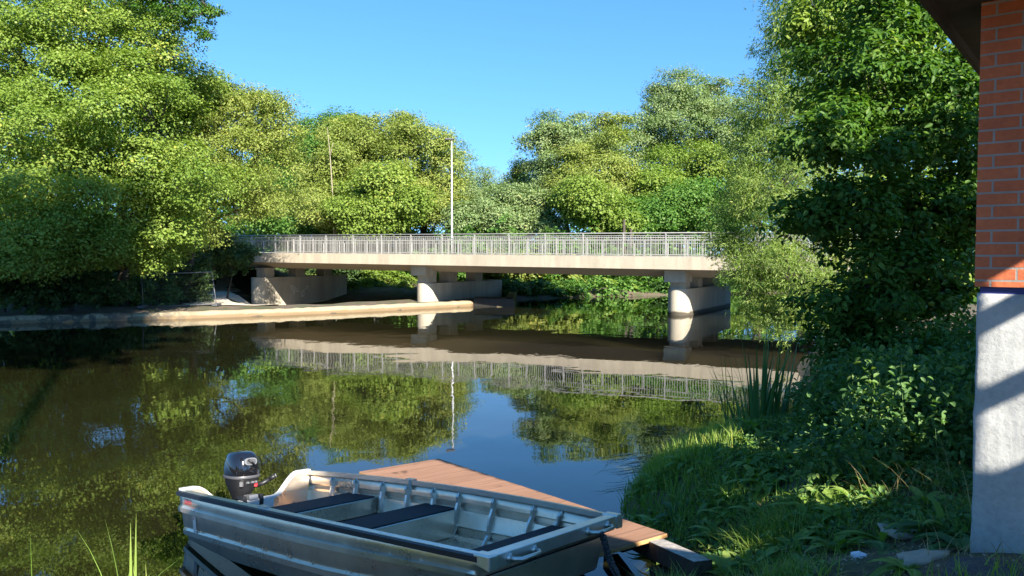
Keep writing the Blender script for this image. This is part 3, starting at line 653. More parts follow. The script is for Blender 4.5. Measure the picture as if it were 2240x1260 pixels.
# ------------------------------------------------------------------ boathouse (brick pillar on a concrete plinth, roof overhead)
EV = Vector((.618, .786, 0)); WV = Vector((.786, -.618, 0)); PV = Vector((-.786, .618, 0))
MX = Matrix(((WV.x, EV.x, 0), (WV.y, EV.y, 0), (0, 0, 1)))
def brick_mat():
    m, t, p = new_mat('orange brick')
    g = t.nodes.new('ShaderNodeTexCoord'); 
    br_ = N(t, 'ShaderNodeTexBrick', Scale=1.0); br_.inputs['Brick Width'].default_value = .25; br_.inputs['Row Height'].default_value = .0708
    br_.inputs['Mortar Size'].default_value = .006; br_.inputs['Mortar Smooth'].default_value = .15; br_.inputs['Bias'].default_value = -.1
    br_.inputs['Color1'].default_value = col((.66, .155, .055)); br_.inputs['Color2'].default_value = col((.54, .115, .042)); br_.inputs['Mortar'].default_value = col((.33, .30, .27))
    cmb = N(t, 'ShaderNodeSeparateXYZ'); L(t, g.outputs['Object'], cmb.inputs[0])
    cm2 = N(t, 'ShaderNodeCombineXYZ'); L(t, cmb.outputs[0], cm2.inputs[0]); L(t, cmb.outputs[2], cm2.inputs[1])
    L(t, cm2.outputs[0], br_.inputs['Vector'])
    n = noise(t, 30, 5, .6, g.outputs['Object']); n2 = noise(t, 3.5, 4, .6, g.outputs['Object'])
    c = mixc(t, .35, br_.outputs['Color'], ramp(t, n, [(.3, (.38, .10, .04)), (.7, (.72, .22, .09))]), 'MIX')
    c = mixc(t, br_.outputs['Fac'], c, (.33, .30, .275))
    c = mixc(t, .5, c, ramp(t, n2, [(.3, (.55, .55, .55)), (.7, (1, 1, 1))]), 'MULTIPLY')
    L(t, c, p.inputs['Base Color']); p.inputs['Roughness'].default_value = .75
    h = t.nodes.new('ShaderNodeMath'); h.operation = 'MULTIPLY_ADD'; L(t, br_.outputs['Fac'], h.inputs[0]); h.inputs[1].default_value = -1.0; L(t, mixc(t, .0, n, n), h.inputs[2])
    bump(t, p, h.outputs[0], .6, .006)
    return m
M['brick'] = brick_mat()
def plinth_mat():
    m, t, p = new_mat('painted rough plinth concrete'); v = objco(t)
    n = noise(t, 3, 7, .65, v); n2 = noise(t, 28, 6, .7, v); n3 = noise(t, 5, 6, .6, objco(t, (1, 1, .35)))
    c = ramp(t, n, [(.35, (.32, .325, .32)), (.62, (.44, .445, .44))])
    c = mixc(t, ramp(t, n3, [(.56, (0, 0, 0)), (.64, (.7, .7, .7))]), c, (.33, .29, .23))
    c = mixc(t, .3, c, ramp(t, n2, [(.3, (.22, .22, .21)), (.55, (.46, .46, .45))]))
    L(t, c, p.inputs['Base Color']); p.inputs['Roughness'].default_value = .8
    bump(t, p, mixc(t, .5, n, n2), .45, .02); return m
M['plinth'] = plinth_mat()
M['roofwood'] = plain('dark stained eave boards', (.035, .022, .016), .7, 0, .3, 8)
M['roof'] = plain('brown roof tiles', (.12, .07, .05), .8, 0, .3, 6)
M['blue'] = plain('blue sealing membrane', (.02, .03, .16), .5)
pc = at(2131, 900, 4.46); pc.z = 0                       # front left corner of the pillar, on plan
bh = empty('boathouse', (pc.x, pc.y, 1.0)); tag(bh, 'brick boathouse corner pillar on a rough white concrete plinth under a dark eave', 'boathouse')
def wall_box(name, w0, w1, e0, e1, z0, z1, mat, parent, bevel=0.0, sub=False):
    me_o = MB(); me_o.box((0, 0, 0), (w1 - w0, e1 - e0, z1 - z0))
    o = me_o.build(name, mat, None, bevel=bevel)
    c = pc + WV * (w0 + w1) / 2 + EV * (e0 + e1) / 2; 
    o.parent = parent; o.matrix_parent_inverse = Matrix.Translation(-Vector(parent.location)) if parent.type == 'EMPTY' else Matrix()
    o.rotation_euler = (0, 0, math.atan2(WV.y, WV.x)); o.location = (c.x, c.y, (z0 + z1) / 2)
    return o
zb = onz(2131, 625, 0)
wall_box('brick_pillar', -.012, .392, -.012, .392, 2.555, 4.75, M['brick'], bh)
wall_box('sealing_strip', .012, .37, .012, .37, 2.515, 2.558, M['blue'], bh)
# plinth: subdivided and roughened
bm = bmesh.new(); bmesh.ops.create_cube(bm, size=1); bmesh.ops.subdivide_edges(bm, edges=bm.edges, cuts=26, use_grid_fill=True)
for v in bm.verts:
    v.co = Vector((v.co.x * .38, v.co.y * .38, v.co.z * 1.86))
    k = .0025 * (math.sin(v.co.x * 17 + v.co.z * 9) + math.sin(v.co.z * 23 + v.co.y * 31 + v.co.x * 5)) + random.uniform(-.0015, .0015)
    v.co.y += k; v.co.x += k * .6 + random.uniform(-.003, .003)
    if abs(v.co.z + .33) < .04: v.co.y += .008
me = bpy.data.meshes.new('concrete_plinth'); bm.to_mesh(me); bm.free()
o = link('concrete_plinth', me, M['plinth'], None, True); o.parent = bh; o.matrix_parent_inverse = Matrix.Translation(-Vector(bh.location))
o.rotation_euler = (0, 0, math.atan2(WV.y, WV.x)); c_ = pc + WV * .19 + EV * .19; o.location = (c_.x, c_.y, 1.585)
ZR = 4.16
def pq(p, q, z): v = PV * p + EV * q; return Vector((v.x, v.y, z))
P_EAVE = .87
def roof_slab(p0, p1, q0, q1, z=ZR, th=.16):
    mb = MB(); cc_ = pq((p0 + p1) / 2, (q0 + q1) / 2, z + th / 2)
    Mx = Matrix(((PV.x, EV.x, 0), (PV.y, EV.y, 0), (0, 0, 1)))
    mb.box(cc_, (abs(p1 - p0), abs(q1 - q0), th), Mx); return mb
G0, G1, Q0, Q1 = -3.49, -1.74, 3.25, 4.25
def sun_gap(p, q):  # roof openings shaped to let sun reach dock, plinth and grass
    if -3.3 < p and 2.86 < q < 3.3 + .21 * (p + 2.7): return True           # slot cut to let sun onto the dock
    if G0 < p < G1 and Q0 < q < Q1 and p < -10.31 + 2.107 * (q - .1) + .33: return True
    return 5.08 < q < 5.78 and abs(p + 2.59 - 2.32 * (q - 5.24)) < .44
CS = .05; vi = {}; fv = []; ff = []
def rv(i, j):
    if (i, j) not in vi: vi[(i, j)] = len(fv); fv.append(tuple(pq(P_EAVE - i * CS, .5 + j * CS, ZR)))
    return vi[(i, j)]
for i in range(106):
    for j in range(170):
        if not sun_gap(P_EAVE - (i + .5) * CS, .5 + (j + .5) * CS): ff.append((rv(i, j), rv(i + 1, j), rv(i + 1, j + 1), rv(i, j + 1)))
me = bpy.data.meshes.new('roof'); me.from_pydata(fv, [], ff); me.update()
rf = link('roof', me, M['roofwood'], bh); sd = rf.modifiers.new('thick', 'SOLIDIFY'); sd.thickness = .05; sd.offset = 1
for p_ in (-2.15, -2.83):
    roof_slab(p_ + .05, p_ - .05, Q0 - .2, Q1 + .2, ZR + .02, .08).build('roof_batten', M['roofwood'], bh)
for q0, q1 in ((.5, 2.86), (4.05, 9)):
    s = roof_slab(P_EAVE + .03, P_EAVE, q0, q1, ZR - .06, .24); s.build('eave_board', M['roofwood'], bh)

# ------------------------------------------------------------------ boat
ALU, t_, p_ = new_mat('bare aluminium'); M['alu'] = ALU
v = objco(t_); n1 = noise(t_, 2.2, 6, .65, v); n2 = noise(t_, 60, 4, .6, v)
L(t_, ramp(t_, n1, [(.3, (.62, .50, .38)), (.65, (.84, .70, .56))]), p_.inputs['Base Color']); p_.inputs['Metallic'].default_value = .8
L(t_, ramp(t_, n1, [(.3, (.24,) * 3), (.7, (.36,) * 3)]), p_.inputs['Roughness']); bump(t_, p_, n1, .12, .02)
M['alu_trim'] = plain('satin aluminium trim', (.64, .62, .58), .33, .85, .08, 12)
M['rub'] = plain('black rubber fender', (.012, .014, .022), .4)
M['pad'] = plain('navy black bench mat', (.012, .012, .018), .85, 0, .3, 60, 0, .2)
M['white'] = plain('white painted trim', (.55, .55, .55), .4)
a_, b_, c_, d_ = onz(385, 1072, .455), onz(683, 1033, .345), onz(1055, 1218, .805), onz(1360, 1132, .695)
So = (a_ + b_) / 2; Bo = (c_ + d_) / 2; AX = (Bo - So); LEN = AX.length; AX.normalize()
LT = ((a_ - b_).normalized() + (c_ - d_).normalized()); LT = (LT - AX * LT.dot(AX)).normalized()     # towards the camera side
UPB = AX.cross(LT); UPB = UPB if UPB.z > 0 else -UPB
HS, HB = (a_ - b_).length / 2, (c_ - d_).length / 2
def bw(s): return HS * (1 - s) + HB * s + .10 * 4 * s * (1 - s)
def bo(s, y, z, x=0.0):                       # boat point: s along, y across (metres), z up from the gunwale line
    return So + AX * (s * LEN + x) + LT * y + UPB * (z + .03 * 4 * s * (1 - s))
boat = empty('rowing_boat', (So + Bo) / 2); tag(boat, 'open aluminium boat with black seat mats moored by its bow at the bank', 'boat')
SEC = [(1.0, 0.0), (.995, -.10), (.993, -.125), (1.022, -.145), (1.022, -.185), (.975, -.20), (.955, -.325), (.945, -.34), (.968, -.36), (.96, -.405), (.91, -.42), (.85, -.55), (.60, -.60), (.0, -.63)]
def sect(s):
    k = sst(np.array(s), .55, 1.0); k = float(k)
    pts = []
    for f, z in SEC:
        zz = z * (1 - .12 * k); yy = f if k == 0 else f - (.10 * k) * (-z / .5)
        rake = -(-z) * (.10 + .62 * k ** 3) if s > .5 else (-z) * .10
        pts.append((yy * bw(s), zz, rake))
    return pts
sts = [0, .02, .06, .1, .2, .3, .4, .5, .6, .7, .78, .84, .88, .92, .95, .975, 1.0]
rings = []
for s in sts:
    pr = sect(s); ring = [bo(s, y, z, x) for y, z, x in pr] + [bo(s, -y, z, x) for y, z, x in reversed(pr[:-1])]
    rings.append(ring)
mb = MB(); mb.loft(rings, closed=False, cap=False)
mb.add(rings[-1], [tuple(range(len(rings[-1])))])
hull = mb.build('hull', M['alu'], boat, autosmooth=22)
sd = hull.modifiers.new('thick', 'SOLIDIFY'); sd.thickness = .004; sd.offset = 0
# registration sticker and red lettering on the near side by the stern
def hull_pt(s, z, side=1, out=.004):
    pr = sect(s)
    for (y0, z0, x0), (y1, z1, x1) in zip(pr[:-1], pr[1:]):
        if z0 >= z >= z1:
            k = (z0 - z) / (z0 - z1 + 1e-9); return bo(s, side * (y0 + (y1 - y0) * k + out), z, x0 + (x1 - x0) * k)
    return bo(s, 0, z)
def decal(name, s0, s1, z0, z1, mat, parent):
    mb = MB(); mb.add([hull_pt(s0, z0), hull_pt(s1, z0), hull_pt(s1, z1), hull_pt(s0, z1)], [(0, 1, 2, 3)]); return mb.build(name, mat, parent)
M['red'] = plain('red print', (.45, .04, .05), .5); M['sticker'] = plain('white sticker', (.62, .62, .60), .45); M['ink'] = plain('grey print', (.10, .10, .12), .5)
st = decal('sticker', .062, .079, -.215, -.36, M['sticker'], boat)
def decal2(s0, s1, z0, z1, mat, nm):
    mb = MB(); mb.add([hull_pt(s0, z0, 1, .006), hull_pt(s1, z0, 1, .006), hull_pt(s1, z1, 1, .006), hull_pt(s0, z1, 1, .006)], [(0, 1, 2, 3)]); mb.build(nm, mat, st)
decal2(.064, .070, -.225, -.255, M['red'], 'red_mark'); decal2(.069, .077, -.243, -.268, M['red'], 'red_mark')
for k in range(4): decal2(.068, .077, -.29 - k * .017, -.297 - k * .017, M['ink'], 'print_line')
# lettering as in the photo: a short red word above an underline (too small there to read more than its shape)
cu = bpy.data.curves.new('lettering', 'FONT'); cu.body = 'TERHI'; cu.size = .062; cu.extrude = .0005
tmp = bpy.data.objects.new('tmp', cu); C.objects.link(tmp); dg = bpy.context.evaluated_depsgraph_get(); me = bpy.data.meshes.new_from_object(tmp.evaluated_get(dg)); bpy.data.objects.remove(tmp)
p0 = hull_pt(.025, -.098, 1, .008); px_ = (hull_pt(.08, -.098, 1, .008) - p0).normalized(); pz_ = (hull_pt(.025, -.03, 1, .008) - p0).normalized(); pn_ = px_.cross(pz_)
Mt = Matrix((px_, pz_, pn_)).transposed().to_4x4(); Mt.translation = p0; me.transform(Mt); link('lettering', me, M['red'], boat)
decal('underline', .025, .066, -.104, -.109, M['red'], boat)
# gunwales
for side, nm in ((1, 'near'), (-1, 'far')):
    mb = MB(); rr = []
    for s in np.linspace(0, 1, 21):
        y = side * bw(s)
        rr.append([bo(s, y + side * .012, -.028), bo(s, y + side * .012, .012), bo(s, y - side * .036, .016), bo(s, y - side * .036, -.028)])
    mb.loft(rr); mb.build('gunwale', M['alu_trim'], boat)
    mb = MB(); rr = []
    for s in np.linspace(0.0, .985, 21):
        y = side * bw(s)
        rr.append([bo(s, y + side * .0125, -.038), bo(s, y + side * .034, -.034), bo(s, y + side * .034, .002), bo(s, y + side * .0125, .008)])
    mb.loft(rr); mb.build('rubber_fender', M['rub'], boat)
# bow rail with corner castings and grab handles
mb = MB(); hb = bw(1)
mb.loft([[bo(1, y, -.075, .03), bo(1, y, .016, .03), bo(1, y, .02, -.06), bo(1, y, -.03, -.06)] for y in (-hb - .01, hb + .01)]); mb.build('bow_rail', M['alu_trim'], boat, bevel=.006)
for side in (1, -1):
    mb = MB(); mb.loft([[bo(1, side * y, -.085, .04), bo(1, side * y, .024, .04), bo(1, side * y, .026, -.10), bo(1, side * y, -.05, -.10)] for y in (hb - .05, hb + .04)]); mb.build('corner_casting', M['alu_trim'], boat, bevel=.012)
    yc = side * hb * .60; mb = MB()
    mb.tube([bo(1, yc - .13, -.03, .03), bo(1, yc - .13, -.032, .075), bo(1, yc - .09, -.035, .105), bo(1, yc + .09, -.035, .105), bo(1, yc + .13, -.032, .075), bo(1, yc + .13, -.03, .03)], .015, 10)
    for e in (-.13, .13): mb.tube([bo(1, yc + e, -.03, .028), bo(1, yc + e, -.03, .045)], .032, 12)
    mb.build('grab_handle', M['alu_trim'], boat, True)
# ribs inside both sides
for s in (.10, .19, .29, .38, .47, .56, .67, .79, .87):
    for side in (1, -1):
        rr = []; hw = .022 / LEN
        for z in (-.03, -.075, -.13, -.20, -.28, -.36, -.43, -.50):
            k = 1.0 if z < -.06 else .35
            rr.append([hull_pt(s - hw, z, side, -.004), hull_pt(s - hw * .55 * k, z, side, -.036 * k - .006), hull_pt(s + hw * .55 * k, z, side, -.036 * k - .006), hull_pt(s + hw, z, side, -.004)])
        mb = MB(); mb.loft(rr, closed=False, cap=False); mb.build('rib', M['alu_trim'], boat)
# benches with mats
for s0, s1, zt in ((.165, .280, -.20), (.445, .555, -.20), (.845, .975, -.17)):
    w0 = min(abs((hull_pt(s0, zt) - bo(s0, 0, zt)).dot(LT)), abs((hull_pt(s1, zt) - bo(s1, 0, zt)).dot(LT))) - .012
    lo = -.345 if s1 < .3 else (-.43 if s1 < .9 else -.38)
    ww = lambda s, z: min(abs((hull_pt(s, z) - bo(s, 0, z)).dot(LT)) - .01, w0)
    mb = MB(); mb.loft([[bo(s0, y * ww(s0, lo), lo), bo(s1, y * ww(s1, lo), lo), bo(s1, y * w0, zt), bo(s0, y * w0, zt)] for y in (-1, 1)]); bench = mb.build('bench', M['alu'], boat)
    mb = MB(); mb.tube([bo(s1, -w0, zt + .004), bo(s1, w0, zt + .004)], .006, 6); mb.build('bench_edge', M['alu_trim'], bench)
    for y0, y1 in ((-1, .42), (.435, 1)):
        mb = MB(); mb.loft([[bo(s0 + .004, y * w0, zt + .002), bo(s1 - .006, y * w0, zt + .002), bo(s1 - .006, y * w0, zt + .018), bo(s0 + .004, y * w0, zt + .018)] for y in (y0, y1)]); mb.build('seat_mat', M['pad'], bench)
# floor
mb = MB(); mb.loft([[bo(s, y * bw(s) * .84, zf) for y in (-1, -.5, 0, .5, 1)] for s, zf in ((.03, -.33), (.3, -.38), (.5, -.43), (.7, -.45), (.85, -.43), (.97, -.40))], closed=False, cap=False); mb.build('floor', M['alu'], boat)
# transom with its dipped top edge
def ttop(u):
    a = abs(u); k = float(sst(np.array(a), .36, .80)); return -.20 + .215 * k
us = np.linspace(-1, 1, 41); yl = bw(0)
def tpt(u, z, x):
    f = 1.0
    pr = sect(0); yy = None
    for (y0, z0, x0), (y1, z1, x1) in zip(pr[:-1], pr[1:]):
        if z0 >= z >= z1: yy = y0 + (y1 - y0) * (z0 - z) / (z0 - z1 + 1e-9)
    if yy is None: yy = yl if z > -.1 else yl * .8
    return bo(0, u * yy, z, x + (-z) * .10)
mb = MB(); mb.loft([[tpt(u, -.46, .0), tpt(u, ttop(u), .0), tpt(u, ttop(u), .03), tpt(u, -.46, .03)] for u in us]); mb.build('transom', M['alu'], boat)
mb = MB(); mb.loft([[tpt(u, ttop(u) - .012, -.014), tpt(u, ttop(u) + .014, -.014), tpt(u, ttop(u) + .014, .044), tpt(u, ttop(u) - .012, .044)] for u in us]); mb.build('transom_trim', M['white'], boat)
for y0, y1 in ((-.34, .34),):
    mb = MB(); mb.loft([[tpt(u, -.40, .031), tpt(u, -.185, .031), tpt(u, -.185, .07), tpt(u, -.40, .05)] for u in (y0, y1)]); mb.build('motor_board', M['white'], boat, bevel=.008)
mb = MB(); mb.loft([[bo(.012 + .155 * k, y, -.30 - .02 * k), bo(.012 + .155 * k, y, -.27 - .02 * k)] for k in (0, 1) for y in (0,)], closed=False, cap=False)
# rowlock sockets on both gunwales
for side in (1, -1):
    s = .395; y = side * (bw(s) - .035)
    mb = MB(); mb.tube([bo(s, y, -.075), bo(s, y, .022)], .022, 12); Mb = Matrix((AX, LT, UPB)).transposed()
    mb.box(bo(s, y + side * .02, .02), (.11, .05, .02), Mb); mb.build('rowlock_socket', M['alu_trim'], boat)

# ------------------------------------------------------------------ outboard motor
M['cowl'] = plain('glossy black engine cowl', (.006, .006, .008), .12, 0, 0, 1, 1.0)
M['blk'] = plain('black engine casing', (.012, .012, .014), .45)
M['silver'] = plain('silver print', (.30, .30, .31), .35, .6)
ob = empty('outboard_motor', bo(0, 0, -.2, -.1)); tag(ob, 'small glossy black outboard motor clamped on the boat transom', 'outboard motor')
def mo(x, y, z): return bo(0, y, z, x) + Vector((0, 0, 0))
def oval(x, z, lx, ly, n=24, e=2.6, dx=0.0, tilt=0.0):
    out = []
    for k in range(n):
        a = 2 * math.pi * k / n; ca, sa = math.cos(a), math.sin(a)
        ux = abs(ca) ** (2 / e) * (1 if ca > 0 else -1) * lx; uy = abs(sa) ** (2 / e) * (1 if sa > 0 else -1) * ly
        out.append(mo(x + ux, uy, z + tilt * ux))
    return out
XM = -.13
mb = MB(); mb.loft([oval(XM, .02, .17, .150), oval(XM, .05, .185, .158), oval(XM, .12, .188, .158), oval(XM - .005, .20, .178, .148), oval(XM - .01, .255, .160, .128), oval(XM - .015, .285, .13, .10), oval(XM - .02, .297, .07, .06)])
cowl = mb.build('cowl', M['cowl'], ob, autosmooth=50)
mb = MB(); mb.loft([oval(XM, .028, .187, .162), oval(XM, .042, .192, .166), oval(XM, .056, .187, .162)]); mb.build('cowl_band', M['dgrey'], ob, autosmooth=40)
mb = MB(); mb.loft([oval(XM - .01, -.20, .09, .075), oval(XM - .01, -.13, .115, .10), oval(XM, -.05, .16, .135), oval(XM, .026, .178, .152)]); mb.build('engine_casing', M['blk'], ob, autosmooth=40)
# recoil starter plate and handle on the face towards the boat
def front(y, z, o=0.0): 
    k = (z - .05) / .2
    return mo(XM + .192 - .028 * max(0, z - .10) / .12 + o - .5 * y * y, y, z)
def ring_pts(yc, zc, ry, rz, o, n=20): return [front(yc + ry * abs(math.cos(a)) ** .7 * (1 if math.cos(a) > 0 else -1), zc + rz * abs(math.sin(a)) ** .7 * (1 if math.sin(a) > 0 else -1), o) for a in [2 * math.pi * k / n for k in range(n)]]
mb = MB(); mb.loft([ring_pts(0, .20, .070, .036, -.008), ring_pts(0, .20, .070, .036, .008)]); plate = mb.build('starter_plate', M['silver'], ob)
mb = MB(); mb.loft([ring_pts(0, .20, .055, .026, .0), ring_pts(0, .20, .055, .026, .012)]); mb.build('starter_recess', M['dgrey'], plate)
mb = MB(); mb.tube([front(.035, .222, .022), front(-.022, .172, .026)], .012, 8); mb.build('pull_handle', M['blk'], ob, True)
mb = MB()
for (ya, za, yb, zb_) in ((.02, .145, -.03, .125), (-.03, .125, .03, .108), (.03, .108, -.02, .088)): mb.tube([front(ya, za, .004), front(yb, zb_, .004)], .006, 4)
mb.build('emblem', M['blk'], ob)
mb = MB(); mb.box(mo(XM + .165, .10, -.02), (.03, .03, .045)); mb.build('latch', M['silver'], ob)
for yy in (.04, -.01, -.05):
    mb = MB(); mb.tube([mo(XM + .15, yy, -.02), mo(XM + .185, yy - .01, -.012)], .012, 8); mb.build('control_knob', M['silver'], ob)
mb = MB(); mb.box(mo(XM + .15, -.075, -.05), (.03, .03, .03)); mb.build('kill_switch', M['red'], ob)
# tiller
mb = MB(); mb.tube([mo(XM + .10, -.09, -.06), mo(XM + .16, -.15, -.045), mo(XM + .20, -.215, .0)], [.03, .024, .020], 8)
til = mb.build('tiller', M['blk'], ob, True)
mb = MB(); mb.tube([mo(XM + .195, -.205, -.005), mo(XM + .235, -.255, .03)], .024, 12); mb.build('grip', M['blk'], til, True)
mb = MB(); mb.tube([mo(XM + .2352, -.2552, .0302), mo(XM + .238, -.258, .032)], .019, 12); mb.build('grip_end', M['silver'], til, True)
# clamps, leg
for yy in (.095, -.095):
    mb = MB(); mb.loft([[mo(x, yy - .022, z), mo(x, yy + .022, z)] for x, z in ((-.03, -.16), (.085, -.15), (.10, -.19), (.085, -.34), (.062, -.34), (.06, -.205), (-.03, -.205))] , closed=False, cap=False)
    m2 = MB(); a = [mo(x, yy - .02, z) for x, z in ((-.03, -.15), (.09, -.14), (.105, -.19), (.09, -.34), (.073, -.34), (.073, -.175), (-.03, -.175))]; b = [mo(x, yy + .02, z) for x, z in ((-.03, -.15), (.09, -.14), (.105, -.19), (.09, -.34), (.073, -.34), (.073, -.175), (-.03, -.175))]
    m2.loft([a, b]); m2.build('clamp_bracket', M['blk'], ob)
    m3 = MB(); m3.tube([mo(.09, yy, -.29), mo(.15, yy, -.29)], .008, 6); m3.tube([mo(.15, yy - .03, -.27), mo(.15, yy + .03, -.31)], .007, 6); m3.build('clamp_screw', M['silver'], ob)
m2 = MB(); m2.loft([[mo(.0, y, -.14), mo(.10, y, -.135), mo(.11, y, -.18), mo(.0, y, -.18)] for y in (-.05, .05)]); m2.build('swivel_bracket', M['silver'], ob)
m2 = MB(); m2.loft([oval(XM, -.20, .06, .035), oval(XM, -.95, .07, .03)]); m2.build('drive_leg', M['blk'], ob)

# mooring chain from the bow handle down to the bank
M['chain'] = plain('dark rusty chain', (.035, .028, .026), .5, .6, .4, 40)
p0 = bo(1, -hb * .60 + .07, -.035, .105); p1 = onz(1356, 1268, .62)
pts = []
for k in range(30):
    f = k / 29; pts.append(p0.lerp(p1, f) + Vector((0, 0, -.05 * math.sin(math.pi * f))))
mb = MB(); nl = 26
def linkring(c, d, s, l=.030, wd=.017, r_=.0062):
    ring = [c + d * (l * math.cos(a)) + s * (wd * math.sin(a)) for a in [2 * math.pi * k / 12 for k in range(13)]]
    mb.tube(ring, r_, 6, cap=False)
for strand in (0, 1):
    n_ = nl if strand == 0 else int(nl * .8)
    for k in range(n_):
        f = (k + .5) / nl; q_ = p0.lerp(p1, f) + Vector((0.012 * strand, -.02 * strand, -.05 * math.sin(math.pi * f)))
        d = (p1 - p0).normalized(); s_ = d.cross(Vector((1, 0, 0))).normalized() if (k + strand) % 2 else d.cross(Vector((0, 1, 0))).normalized()
        linkring(q_, d, (s_ + Vector((random.uniform(-.3, .3),) * 3)).normalized())
ch = mb.build('mooring_chain', M['chain'], None, True); tag(ch, 'dark rusty mooring chain hanging from the bow handle of the boat', 'chain')

# ------------------------------------------------------------------ dock panel and beams
def wood_mat(name, c, ang, pw=.2):
    m, t, p = new_mat(name); mp = objco(t, (1, 1, 1), (0, 0, ang))
    sep = N(t, 'ShaderNodeSeparateXYZ'); L(t, mp, sep.inputs[0])
    dv = N(t, 'ShaderNodeMath', operation='DIVIDE'); L(t, sep.outputs[0], dv.inputs[0]); dv.inputs[1].default_value = pw
    fl = N(t, 'ShaderNodeMath', operation='FLOOR'); L(t, dv.outputs[0], fl.inputs[0])
    fr = N(t, 'ShaderNodeMath', operation='FRACT'); L(t, dv.outputs[0], fr.inputs[0])
    wn = N(t, 'ShaderNodeTexWhiteNoise', noise_dimensions='1D'); L(t, fl.outputs[0], wn.inputs['W'])
    st_ = N(t, 'ShaderNodeMapping'); st_.inputs['Scale'].default_value = (16, 1.3, 6); L(t, mp, st_.inputs['Vector'])
    av = N(t, 'ShaderNodeVectorMath', operation='ADD'); L(t, st_.outputs[0], av.inputs[0])
    cx = N(t, 'ShaderNodeCombineXYZ'); ml = N(t, 'ShaderNodeMath', operation='MULTIPLY'); L(t, wn.outputs['Value'], ml.inputs[0]); ml.inputs[1].default_value = 37.0
    L(t, ml.outputs[0], cx.inputs[1]); L(t, cx.outputs[0], av.inputs[1])
    g1 = noise(t, 1.6, 6, .6, av.outputs[0], 1.2); g2 = noise(t, 5, 3, .5, mp)
    a = ramp(t, g1, [(.3, [x * .62 for x in c]), (.55, c), (.75, [min(1, x * 1.25) for x in c])])
    a = mixc(t, .45, a, ramp(t, wn.outputs['Value'], [(0, [x * .75 for x in c]), (1, [x * 1.2 for x in c])]))
    a = mixc(t, ramp(t, g2, [(.66, (0, 0, 0)), (.74, (.8, .8, .8))]), a, [x * .35 for x in c])
    gap = ramp(t, fr.outputs[0], [(.0, (1, 1, 1)), (.025, (0, 0, 0)), (.975, (0, 0, 0)), (1, (1, 1, 1))])
    a = mixc(t, mixc(t, .12, gap, (0, 0, 0)), a, [x * .18 for x in c])
    L(t, a, p.inputs['Base Color']); p.inputs['Roughness'].default_value = .9; p.inputs['Specular IOR Level'].default_value = .12; bump(t, p, g1, .2, .01); return m
F_, R_, N_ = onz(960, 1003, .26), onz(1460, 1167, .40), onz(1350, 1227, .42)
ux = (F_ - R_).normalized(); un = (N_ - R_); un = (un - ux * un.dot(ux)).normalized(); W_D = .8; L_D = (F_ - R_).length
M['dock'] = wood_mat('reddish dock boards', (.27, .15, .098), -math.atan2(ux.y, ux.x), .21)
M['edge'] = plain('fresh sawn plywood edge', (.42, .23, .09), .8, 0, .2, 30)
dk = empty('dock_platform', (F_ + R_) / 2); tag(dk, 'reddish brown wooden dock platform floating behind the boat', 'dock')
un2 = ux.cross(un); un2 = un2 if un2.z > 0 else -un2
def dp(a, b, z=0): return R_ + ux * a + un * b + un2 * z
mb = MB(); mb.loft([[dp(0, b * W_D, 0), dp(L_D, b * 1.06, 0), dp(L_D, b * 1.06, -.035), dp(0, b * W_D, -.035)] for b in (0, 1)])
o = mb.build('deck_panel', [M['dock'], M['edge']], dk, bevel=.004)
o.data.polygons.foreach_set('material_index', [0 if p_.normal.dot(un2) > .7 else 1 for p_ in o.data.polygons])
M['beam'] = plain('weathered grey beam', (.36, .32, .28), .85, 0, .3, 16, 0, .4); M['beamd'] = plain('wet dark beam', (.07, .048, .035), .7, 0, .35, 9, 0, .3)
for b in (.22, .62):
    mb = MB(); mb.loft([[dp(.25, b - .06, -.036), dp(.25, b + .06, -.036), dp(.25, b + .06, -.17), dp(.25, b - .06, -.17)], [dp(L_D - .1, b - .06, -.036), dp(L_D - .1, b + .06, -.036), dp(L_D - .1, b + .06, -.17), dp(L_D - .1, b - .06, -.17)]]); mb.build('bearer', M['beamd'], dk)
def beam(name, label, A, Bp, wd, hh, mats):
    A = Vector(A); Bp = Vector(Bp); d = (Bp - A).normalized(); s_ = d.cross(Vector((0, 0, 1))).normalized(); u_ = s_.cross(d)
    mb = MB(); mb.loft([[q_ + s_ * wd / 2, q_ - s_ * wd / 2, q_ - s_ * wd / 2 - u_ * hh, q_ + s_ * wd / 2 - u_ * hh] for q_ in (A, Bp)])
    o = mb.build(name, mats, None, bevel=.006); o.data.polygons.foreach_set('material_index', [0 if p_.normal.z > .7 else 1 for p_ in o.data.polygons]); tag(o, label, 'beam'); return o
pA, pB = onz(1415, 1172, .355), onz(1538, 1226, .50)
pA = pA + (pA - pB).normalized() * .8
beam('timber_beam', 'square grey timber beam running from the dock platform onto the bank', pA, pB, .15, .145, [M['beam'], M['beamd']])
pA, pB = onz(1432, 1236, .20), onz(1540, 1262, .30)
beam('timber_beam', 'dark wet timber lying lower beside the square beam', pA, pB + (pB - pA) * .4, .13, .09, [M['beamd'], M['beamd']])

